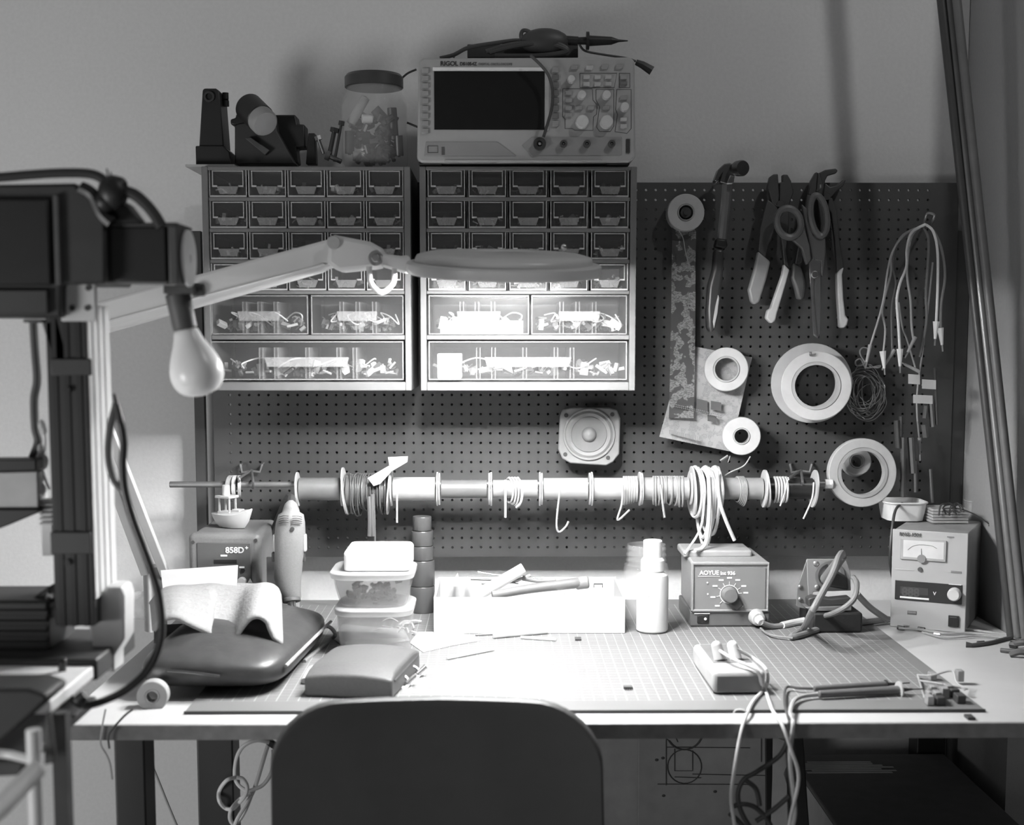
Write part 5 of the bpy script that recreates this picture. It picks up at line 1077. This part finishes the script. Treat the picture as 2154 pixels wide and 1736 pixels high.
b = MB()
for x, y in ((1965,1470),(1975,1482),(2005,1465),(2018,1478)): q = place(x, y); b.box(q.x-.005,q.x+.005,q.y-.008,q.y+.008,TZ+.0004,TZ+.010)
fin(b, 'dark_blocks', DRK, r, bev=.001)
b = MB(); b.tube([PZ(1930,1420,TZ+.004), PZ(1960,1421,TZ+.012), PZ(2003,1412,TZ+.018), PZ(2012,1435,TZ+.012), PZ(2030,1452,TZ+.006)], .0012, 6); b.tube([PZ(1935,1432,TZ+.006), PZ(1985,1440,TZ+.010), PZ(2035,1450,TZ+.006)], .0012, 6); b.tube([PZ(1930,1420,TZ+.004), PZ(1945,1470,TZ+.004)], .0012, 6)
fin(b, 'wires', WIR, r)
fin(MB().box(*[v for p in ((place(2025,1500).x, place(2040,1500).x),) for v in p], YF+.006, YF+.02, .7504, .7535), 'thread_scrap', DRK, None, 'tiny dark scrap under the right front corner of the mat', 'scrap')
fin(MB().tube([PZ(1543,1500,TZ+.003), PZ(1548,1494,TZ+.006), PZ(1560,1493,TZ+.007), PZ(1570,1497,TZ+.005), PZ(1573,1503,TZ+.002)], .0008, 6), 'bent_wire', WIW, None, 'tiny bent white wire at the front edge of the mat', 'wire')
# ------------------------------------------------------------------ chair
Yc = 1.33
r = thing('chair', (P(920,1600,Yc).x, Yc-.1, 0), 'dark moulded chair with rounded back pushed up to the bench', 'chair')
o = [(560,1860),(568,1736),(578,1640),(590,1580),(612,1535),(645,1500),(695,1478),(770,1473),(930,1470),(1100,1465),(1150,1468),(1195,1490),(1228,1530),(1250,1590),(1262,1660),(1270,1736),(1280,1860)]
SHL = mat('chair_shell', .055, .5, var=.04)
ctr = P(920, 1600, Yc).x
pts = cr([P(x, y, Yc) for x, y in o], 4)
def bend(p, oy): q = Vector(p); q.y += -.10*((q.x-ctr)/.2)**2*.35 - (q.z-.8)*.22 + oy; return q
xl_, xr_ = P(572, 1700, Yc).x, P(1268, 1700, Yc).x; ztop = P(920, 1467, Yc).z; zs0_ = P(920, 1860, Yc).z; cr_h = sz(150, Yc)
b = MB(); rows = []
us = [math.sin(math.pi/2*(i/16-1)) for i in range(33)]
for j in range(21):
    v = j/20; row = []
    for u_ in us:
        t = max(0, (abs(u_)-.58)/.42); zt_ = ztop-.002*abs(u_)-cr_h*(1-math.sqrt(max(0, 1-t*t)))
        z = zs0_+(zt_-zs0_)*v; row.append(bend(Vector(((xl_+xr_)/2+(xr_-xl_)/2*u_*(1.02-.03*v), Yc, z)), 0))
    rows.append(row)
b.grid(rows); fin(b, 'backrest', SHL, r, solid=.009, bev=.0025, ang=70)
zs0 = zs0_; zseat = .46
b = MB(); rows = []
for j in range(9):
    t = j/8; z = zs0+(zseat-zs0)*math.sin(t*math.pi/2); yy = Yc+.01+(0.10*(1-math.cos(t*math.pi/2)))
    rows.append([Vector((ctr+(-.19+.38*i/12), yy+.0, z+.012*abs(i-6)/6*t)) for i in range(13)])
for j in range(1, 9): rows.append([Vector((ctr+(-.20+.40*i/12), Yc+.11+.035*j, zseat-.01*math.sin(j/8*math.pi)+.014*abs(i-6)/6)) for i in range(13)])
b.grid(rows); fin(b, 'seat', SHL, r, solid=.010)
for sx in (-1, 1):
    for yy, ye in ((Yc+.10, Yc+.04), (Yc+.36, Yc+.40)): fin(MB().tube([(ctr+sx*.15, yy, zseat-.012), (ctr+sx*.19, ye, .001)], .011, 12, smooth=False), 'leg', STL, r)
# ------------------------------------------------------------------ under the bench
def prow(name, lb, cat, pts, q, m, Y, **k): return fin(MB().tube([P(x, y, Y) if len((x, y)) == 2 else None for x, y in pts], q, 8), name, m, None, lb, cat, **k)
fin(MB().pbox(1344, 1500, 1618, 1990, 2.02, .012), 'drawing_board', mat('board_card', .25, .8), None, 'grey board with pencil circles and lines leaning under the bench', 'board', bev=.001)
db = SC.collection.objects[-1] if False else bpy.data.objects['drawing_board']
g = crop(1300, 1500, 2.5222); b = MB()
ck = lambda cx, cy, rr, a0, a1, n=24: [P(*g(cx+rr*math.cos(rad(a0+(a1-a0)*i/n)), cy+rr*math.sin(rad(a0+(a1-a0)*i/n))), 2.0193) for i in range(n+1)]
b.tube(ck(352, 285, 90, -70, 290), .0008, 5, smooth=False); b.tube(ck(352, 100, 95, 20, 150), .0014, 5, smooth=False)
for l in ([(255,130),(255,385)], [(210,378),(700,380)], [(260,182),(700,186)], [(300,190),(300,308),(395,308),(395,200)], [(395,325),(800,333)], [(760,130),(760,260)], [(300,340),(440,345)], [(306,130),(316,155)], [(260,140),(300,182),(390,182)]):
    b.tube([P(*g(x, y), 2.0193) for x, y in l], .0007, 5, smooth=False)
for x, y in ((205,250),(238,240),(242,440),(515,418)): q = P(*g(x, y), 2.0195); b.sph(q, .0022, 1.3, .2, 1)
fin(b, 'pencil_drawing', mat('pencil_ink', .045, .7), db)
fin(MB().pbox(1100, 1500, 1341, 1990, 2.04, .012), 'plain_panel', mat('panel_card', .34, .8), None, 'plain pale panel left of the pencilled board under the bench', 'panel', bev=.001)
BX0, BX1, BZ = .452, .700, .52
r = thing('cardboard_box', ((BX0+BX1)/2, 1.8, 0), 'large dark box with torn taped corner on the floor under the bench', 'box')
fin(MB().box(BX0, BX1, 1.55, 2.05, .001, BZ), 'box_body', mat('box_dark', .15, .8), r, bev=.003)
fin(MB().box(BX0-.0012, BX0+.0, 1.56, 2.04, .01, BZ-.004), 'side_panel', mat('box_side', .42, .8), r)
tzz = PZ(1690, 1628, BZ); t2 = PZ(1870, 1602, BZ); b = MB()
for k in range(7): b.box(tzz.x+R.uniform(0,.02), t2.x-R.uniform(0,.03), tzz.y+(t2.y-tzz.y)*k/7, tzz.y+(t2.y-tzz.y)*(k+.7)/7, BZ+.0003, BZ+.0010)
fin(b, 'tape_strip', mat('tape_brown', .4, .3), r)
fin(MB().ppoly([(1627,1550),(1652,1560),(1660,1600),(1648,1628),(1655,1650),(1656,1760),(1622,1760),(1626,1640)], 1.70, .004), 'torn_card', mat('torn_card', .75, .8), None, 'torn strip of white card standing at the dark box corner', 'card', smooth=False)
fin(MB().ppoly([(1612,1548),(1628,1548),(1625,1736),(1614,1860)], 1.72, .01), 'dark_plank', BLK, None, 'narrow dark plank edge left of the torn card strip', 'plank')
fin(MB().ppoly([(1655,1548),(1690,1548),(1694,1605),(1700,1700),(1712,1850),(1668,1850),(1655,1640)], 1.74, .01), 'crumpled_bag', mat('bag_black', .04, .3, bump=1., scale=30), None, 'crumpled black plastic hanging between the card and the box', 'bag', bev=.002)
yk = YF-.012
r = thing('hanging_cables', P(1600, 1700, yk), 'tangle of dark cables looping below the front edge of the bench', 'cables')
b = MB()
for l in ([(1660,1552),(1640,1590),(1590,1625),(1565,1640),(1552,1670),(1560,1710),(1590,1760)], [(1565,1640),(1590,1660),(1598,1695)], [(1535,1700),(1560,1692),(1590,1700),(1620,1735),(1630,1780)], [(1535,1712),(1560,1735),(1590,1780)], [(1660,1675),(1625,1705),(1590,1728)], [(1655,1545),(1660,1620),(1668,1700),(1665,1800)]):
    b.tube([P(x, y, yk+.02) for x, y in l], .0028, 8)
fin(b, 'cable_loops', DRK, r)
r = thing('extension_lead', P(520, 1650, 1.66), 'pale looped power cord hanging under the bench left of the chair', 'cord')
g = crop(100, 1440, 3.2636); b = MB()
for l in ([(1520,400),(1440,385),(1350,420),(1300,500),(1285,620),(1310,690),(1370,730),(1420,720),(1480,690),(1530,620),(1550,540),(1550,450)], [(1290,640),(1230,660),(1180,730),(1180,800),(1220,850),(1270,855),(1310,820),(1360,760),(1370,700),(1340,650),(1300,640)], [(1530,370),(1500,460),(1470,560),(1440,660),(1410,740),(1360,830),(1300,930),(1280,1000)], [(1400,740),(1320,790),(1260,860),(1255,930),(1290,960),(1350,880),(1400,760)]):
    b.tube([P(*g(x, y), 1.66+R.uniform(0,.02)) for x, y in l], .0026, 8)
fin(b, 'cord_loops', mat('cord_pale', .7, .5), r)
fin(MB().tube([P(*g(x, y), 1.67) for x, y in ((1480,350),(1530,400),(1590,430),(1640,380))], .005, 8), 'plug_end', DRK, r)
prow('hanging_wire', 'dark thin wire slanting down under the bench between two legs', 'wire', [(300,1548),(312,1590),(332,1640),(352,1690),(375,1745)], .0018, WIR, 1.75)
prow('hanging_wire', 'thin wire drooping from the bench front at the far left', 'wire', [(222,1492),(215,1530),(212,1565),(225,1590),(232,1610),(236,1640)], .0010, WIR, YF-.006)
prow('hanging_wire', 'short dark wire end over the left bench edge', 'wire', [(280,1492),(262,1506),(240,1530),(228,1548),(230,1575)], .0012, DRK, YF-.008)
# ------------------------------------------------------------------ poles at right
for k, (t0, b0, q, m, lb, Y0, Y1) in enumerate((((1974,-60),(2128,1338),.0068,mat('pole_dark', .05, .4),'dark pole leaning in the corner, leftmost of the three',1.90,1.93),((1990,-60),(2142,1340),.0070,mat('pole_mid', .22, .3, .5),'shiny grey pole leaning in the corner, middle of the three',1.90,1.93),((2006,-60),(2158,1344),.0062,mat('pole_light', .13, .4),'dull pole leaning in the corner, rightmost of the three',1.88,1.91))):
    p, w_ = P(*t0, Y0), PZ(b0[0], b0[1], .7508+.004); p2 = w_+(p-w_)*1.25
    p2 = w_+(p-w_)*1.45; fin(MB().tube([w_, p2], q, 14, smooth=False), 'leaning_pole', m, None, lb, 'pole', 'poles leaning in the corner')
# ------------------------------------------------------------------ machine at the left
Ym = 1.25; sm = Ym/F
zdesk = P(60, 1432, 1.12).z-.012
xd = P(122, 1445, 1.12).x
r = thing('side_table', (xd-.4, 1.2, 0), 'white topped side table under the machine at the left edge', 'table')
fin(MB().box(xd-.75, xd, 1.10, 1.30, zdesk-.012, zdesk), 'tabletop', WHT, r, bev=.002)
for x in (xd-.20, xd-.74):
    for y in (1.27,): fin(MB().box(x+.006, x+.018, y, y+.02, .001, zdesk-.0122), 'leg', BLK, r)
q = P(132, 1600, 1.11); fin(MB().box(q.x-.006, q.x+.006, 1.102, 1.115, .001, zdesk-.0122), 'leg', DRK, r)
fin(MB().box(xd-.74, xd-.725, 1.10, 1.115, .001, zdesk-.0122), 'leg', DRK, r)
zd = zdesk+.0008
r = thing('desktop_machine', (P(150,1430,Ym).x, Ym, zd), 'black gantry machine with tall extruded column at the left edge', 'machine')
AN = mat('anodised_extrusion', .035, .45, .1); AS = mat('machine_side_lit', .62, .4, var=.04)
a, c = P(106, 1000, Ym), P(190, 1000, Ym); zt, zb = P(150, 640, Ym).z, P(150, 1402, Ym).z; zb = max(zb, zd+.03)
b = MB(); b.box(a.x, c.x, Ym, Ym+.074, zb, zt); fin(b, 'column', AN, r, bev=.001)
b = MB(); w3 = (c.x-a.x)
for k in (.2, .5, .8): x = a.x+w3*k; b.box(x-.0022, x+.0022, Ym-.0012, Ym, zb, zt)
fin(b, 'column_slots', BLK, r)
b = MB(); b.box(c.x, c.x+.0012, Ym+.002, Ym+.072, P(190,1262,Ym).z, zt)
for k in (.25, .5, .75): b.box(c.x+.0012, c.x+.0022, Ym+.074*k-.004, Ym+.074*k+.004, P(190,1262,Ym).z, zt)
fin(b, 'column_lit_side', AS, r, bev=.0003)  # black column's right face made pale: lamplight put into its colour
for y0, y1 in ((755,790),(1120,1166)): fin(MB().pbox(105, y0, 192, y1, Ym-.004, .004), 'bracket', mat('bracket_black', .05, .5), r, bev=.001)
for x, y in ((143,1183),(143,820)): q = P(x, y, Ym-.001); fin(MB().cyl(q, q+Vector((0,-.003,0)), .003, n=12), 'bolt', BLK, r)
# head
b = MB(); b.ppoly([(-260,392),(155,385),(185,408),(222,470),(222,598),(128,598),(128,668),(-260,668)], Ym-.02, .09); fin(b, 'head_frame', mat('head_frame', .045, .5), r, bev=.003)
fin(MB().pbox(-260, 418, 107, 600, Ym-.028, .008), 'head_motor', BLK, r, bev=.002)
fin(MB().pbox(110, 410, 128, 600, Ym-.026, .006), 'frame_edge', CHR, r, bev=.001)
fin(MB().pbox(-260, 610, 100, 660, Ym-.026, .006), 'head_plate', mat('head_plate', .05, .5), r, bev=.001)
b = MB(); b.pbox(221, 476, 352, 594, Ym-.005, .056); fin(b, 'stepper_motor', BLK, r, bev=.002)
fin(MB().pbox(221, 468, 373, 477, Ym-.007, .060), 'motor_plate', DRK, r, bev=.001); b = MB(); b.pbox(352, 474, 376, 598, Ym-.007, .060); fin(b, 'motor_endcap', CHR, r, bev=.002)
q = P(377, 540, Ym-.007); q.y = Ym+.024; fin(MB().annulus((q.x+.0002, q.y, q.z), (1,0,0), .0265, .004, .003, 36).cyl((q.x,q.y,q.z), (q.x+.002,q.y,q.z), .0262, n=36), 'motor_disc', mat('disc_white', .7, .4), r, bev=.0005)
b = MB(); b.pbox(126, 597, 202, 676, Ym-.006, .007); fin(b, 'white_bracket', mat('bracket_white', .62, .5), r, bev=.001)
for x, y in ((152,648),(184,648),(186,606)): q = P(x, y, Ym-.0062); fin(MB().cyl(q, q+Vector((0,-.001,0)), .0027, n=16), 'bolt', DRK, r)
fin(MB().ppoly([(88,680),(122,672),(138,735),(138,765),(112,757)], Ym, .02), 'gusset', CHR, r, bev=.001)
fin(MB().pbox(48, 672, 90, 679, Ym+.0, .03), 'stop_plate', CHR, r, bev=.001)
fin(MB().ppoly([(192,1262),(218,1250),(222,1235),(255,1235),(262,1255),(262,1345),(240,1380),(240,1415),(200,1412),(192,1340),(180,1290)], Ym+.02, .035), 'white_carriage', mat('carriage_white', .55, .5), r, bev=.002)
fin(MB().pbox(-260, 1388, 205, 1432, Ym-.03, .13), 'base', mat('machine_base', .04, .5), r, bev=.002)
b = MB(); b.pbox(-260, 1265, 105, 1388, Ym+.01, .08)
fin(b, 'rear_stack', DRK, r, bev=.003)
b = MB()
for k in range(5): b.pbox(-260, 1285+k*22, 100, 1297+k*22, Ym+.006, .004)
fin(b, 'cooling_fins', BLK, r, bev=.0005)
fin(MB().ppoly([(-260,1390),(-260,1350),(0,1292),(55,1268),(105,1232),(105,1390)], Ym+.025, .05), 'rear_cover', mat('rear_cover', .03, .5), r, bev=.002)
b = MB()
for k in range(26): q = P(R.uniform(86,112), R.uniform(1240,1370), Ym+.022); b.sph(q, R.uniform(.0015,.004), u=7, v=5)
fin(b, 'chip_clusters', LGR, r)
# x carriage pieces left of the column
fin(MB().ppoly([(-260,968),(75,967),(76,990),(-260,1000)], Ym+.03, .03), 'cross_rail', BLK, r, bev=.001)
fin(MB().ppoly([(-260,1002),(78,992),(80,1068),(-260,1070)], Ym+.04, .03), 'pale_gantry', mat('gantry_pale', .45, .5), r, bev=.001)
fin(MB().ppoly([(-260,1072),(82,1072),(82,1078),(0,1112),(-260,1200)], Ym+.035, .03), 'lower_rail', BLK, r, bev=.001)
fin(MB().pbox(84, 1050, 112, 1170, Ym+.05, .02), 'lead_nut', mat('nut_white', .6, .4), r, bev=.001)
b = MB()
for k in range(5): b.pbox(82, 1060+k*10, 112, 1064+k*10, Ym+.046, .004)
fin(b, 'nut_ribs', LGR, r)
r2_ = thing('dangling_cable', P(75, 800, Ym+.06), 'dark cable strip hanging left of the machine column', 'cable')
fin(MB().tube([P(x, y, Ym+.06) for x, y in ((70,676),(74,740),(78,800),(72,840),(74,900),(80,930),(68,965))], .0042, 8), 'cable_sleeve', CHR, r2_)
b = MB()
for x, y in ((88,895),(85,945),(90,970),(80,1000),(88,1030),(92,905)): b.sph(P(x, y, Ym+.055), R.uniform(.003,.006), 1, 1, 1.6, 8, 6)
b.tube([P(x, y, Ym+.055) for x, y in ((92,890),(94,940),(88,980),(96,1010),(104,1030))], .0015, 6)
fin(b, 'clear_connectors', mat('connector_pale', .55, .3), r2_)
# cable bundle over the head
Yb2 = Ym-.02
r = thing('cable_bundle', P(230, 420, Yb2), 'sleeved black cable arching over the machine head to its motor', 'cable')
fin(MB().tube([P(x, y, Yb2) for x, y in ((-200,380),(-60,375),(0,373),(60,368),(130,364),(190,366),(220,380),(240,402))], .0044, 10), 'cable_sleeve', RUB, r)
b = MB(); b.sph(P(238,405,Yb2), .012, 1.15, 1, 1.3); b.sph(P(222,425,Yb2), .010); b.sph(P(250,390,Yb2), .008); b.tube([P(170,395,Yb2), P(195,410,Yb2), P(215,450,Yb2), P(235,470,Yb2)], .006, 8)
b.tube([P(228,380,Yb2), P(225,355,Yb2)], .0008, 5); b.tube([P(240,385,Yb2), P(232,362,Yb2)], .0008, 5); fin(b, 'cable_knot', BLK, r)
fin(MB().tube([P(x, y, Yb2) for x, y in ((250,400),(280,408),(305,428),(325,452),(340,478))], .0052, 10), 'cable_sleeve', RUB, r)
fin(MB().poly([P(x, y, Yb2+.01) for x, y in ((205,425),(235,410),(270,430),(300,470),(222,472),(200,450))], (0,.02,0)), 'cable_guard', BLK, r, bev=.003)
Yh = 1.18
r = thing('corrugated_hose', P(330, 1300, Yh), 'black corrugated hose sweeping in a big curve right of the machine column', 'hose')
hp_ = cr([P(x, y, Yh+.02) for x, y in ((240,828),(252,880),(260,930),(258,980),(262,1030),(278,1090),(300,1150),(318,1200),(333,1250),(340,1310),(334,1360),(310,1410),(270,1448),(225,1472),(180,1484),(150,1468),(135,1440),(131,1405),(133,1385))], 16)
b = MB(); rg_ = []
n = len(hp_); u = None
for i, p in enumerate(hp_):
    t = (hp_[min(i+1,n-1)]-hp_[max(i-1,0)]).normalized(); u = Vector((0,1,0)) if u is None else u; u = (u-t*u.dot(t)).normalized(); v = t.cross(u)
    q = sz(9, Yh)*(min(1, .35+i/30))*(1 if i % 2 else .9); rg_.append([p+(u*math.cos(a_*math.pi/5)+v*math.sin(a_*math.pi/5))*q for a_ in range(10)])
b.rings(rg_); fin(b, 'hose_tube', mat('hose_black', .03, .28), r, ang=60)
fin(MB().tube([P(x, y, Yh+.03) for x, y in ((245,850),(232,900),(228,960),(240,1010),(262,1030))], .0035, 8), 'side_cable', CHR, r)
fin(MB().tube([P(180,1462,Yh+.01), P(165,1475,Yh+.01), P(176,1480,Yh+.01)], .005, 8), 'cable_tie', BLK, r)
# bulb clamped to the motor
Yl_ = 1.30
r = thing('light_bulb', P(412, 760, Yl_), 'unlit frosted light bulb in a dark socket hanging from the machine motor', 'light bulb')
t0, t1 = P(372, 612, Yl_), P(414, 770, Yl_); d = (t1-t0).normalized(); s_ = Yl_/F
fin(MB().cyl(t0+d*.002, P(390,694,Yl_), 26*s_, 25*s_, 28), 'socket', mat('socket_grey', .09, .5), r, bev=.002)
o = P(389,690,Yl_); fin(MB().lathe([(25*s_,0),(27*s_,.006),(32*s_,.014),(46*s_,.026),(55*s_,.038),(57*s_,.046),(52*s_,.056),(38*s_,.0635),(20*s_,.0665),(.0002,.0675)], o, d, 40), 'bulb_glass', mat('bulb_frosted', .88, .3, var=.02), r, ang=80, sub=1)
fin(MB().pbox(343, 600, 408, 618, Yl_-.015, .03), 'clamp_plate', CHR, r, bev=.001); q = P(418, 610, Yl_); fin(MB().cyl(q+Vector((-.006,0,0)), q+Vector((.006,0,0)), .006), 'clamp_screw', DRK, r, bev=.001)
fin(MB().pbox(372, 560, 402, 602, Yl_-.006, .010), 'mount_tab', CHR, r, bev=.002)
# trolley at lower left
Yt_ = 1.02
r = thing('tube_trolley', P(60, 1700, Yt_), 'white tubular trolley frame at the bottom left corner', 'trolley')
TW = mat('trolley_white', .62, .4); ft = P(75, 1900, Yt_); 
def legx(x): return P(x, 1700, Yt_).x
fin(MB().cyl((legx(76), Yt_, P(76,1535,Yt_).z), (legx(76), Yt_, .001), .0048*1.0+.001, n=16), 'upright', TW, r)
fin(MB().cyl((legx(-260), Yt_, P(76,1535,Yt_).z), (legx(-260), Yt_, .001), .0058, n=16), 'upright', TW, r)
fin(MB().tube([P(-120,1740+60,Yt_-.10), P(0,1700,Yt_-.04), P(78,1618,Yt_-.004)], .0075, 12, smooth=False), 'rail', TW, r)
fin(MB().tube([P(-20,1584,Yt_+.02), P(20,1588,Yt_+.02), P(76,1602,Yt_+.004)], .0035, 10), 'rail', TW, r)
fin(MB().ppoly([(-120,1600),(48,1604),(40,1632),(-120,1640)], Yt_+.04, .2), 'shelf', DRK, r, bev=.001)
fin(MB().ppoly([(-260,1452),(60,1450),(98,1462),(98,1475),(60,1510),(0,1562),(-260,1690)], 1.04, .05), 'dark_bin', mat('bin_black', .025, .6), None, 'dark sloping sided bin under the white side table', 'bin', bev=.004)
fin(MB().ppoly([(96,1500),(104,1498),(115,1595),(112,1606),(92,1610)], 1.04, .006), 'hanging_strap', DRK, None, 'short dark strap hanging beside the white trolley frame', 'strap', bev=.001)
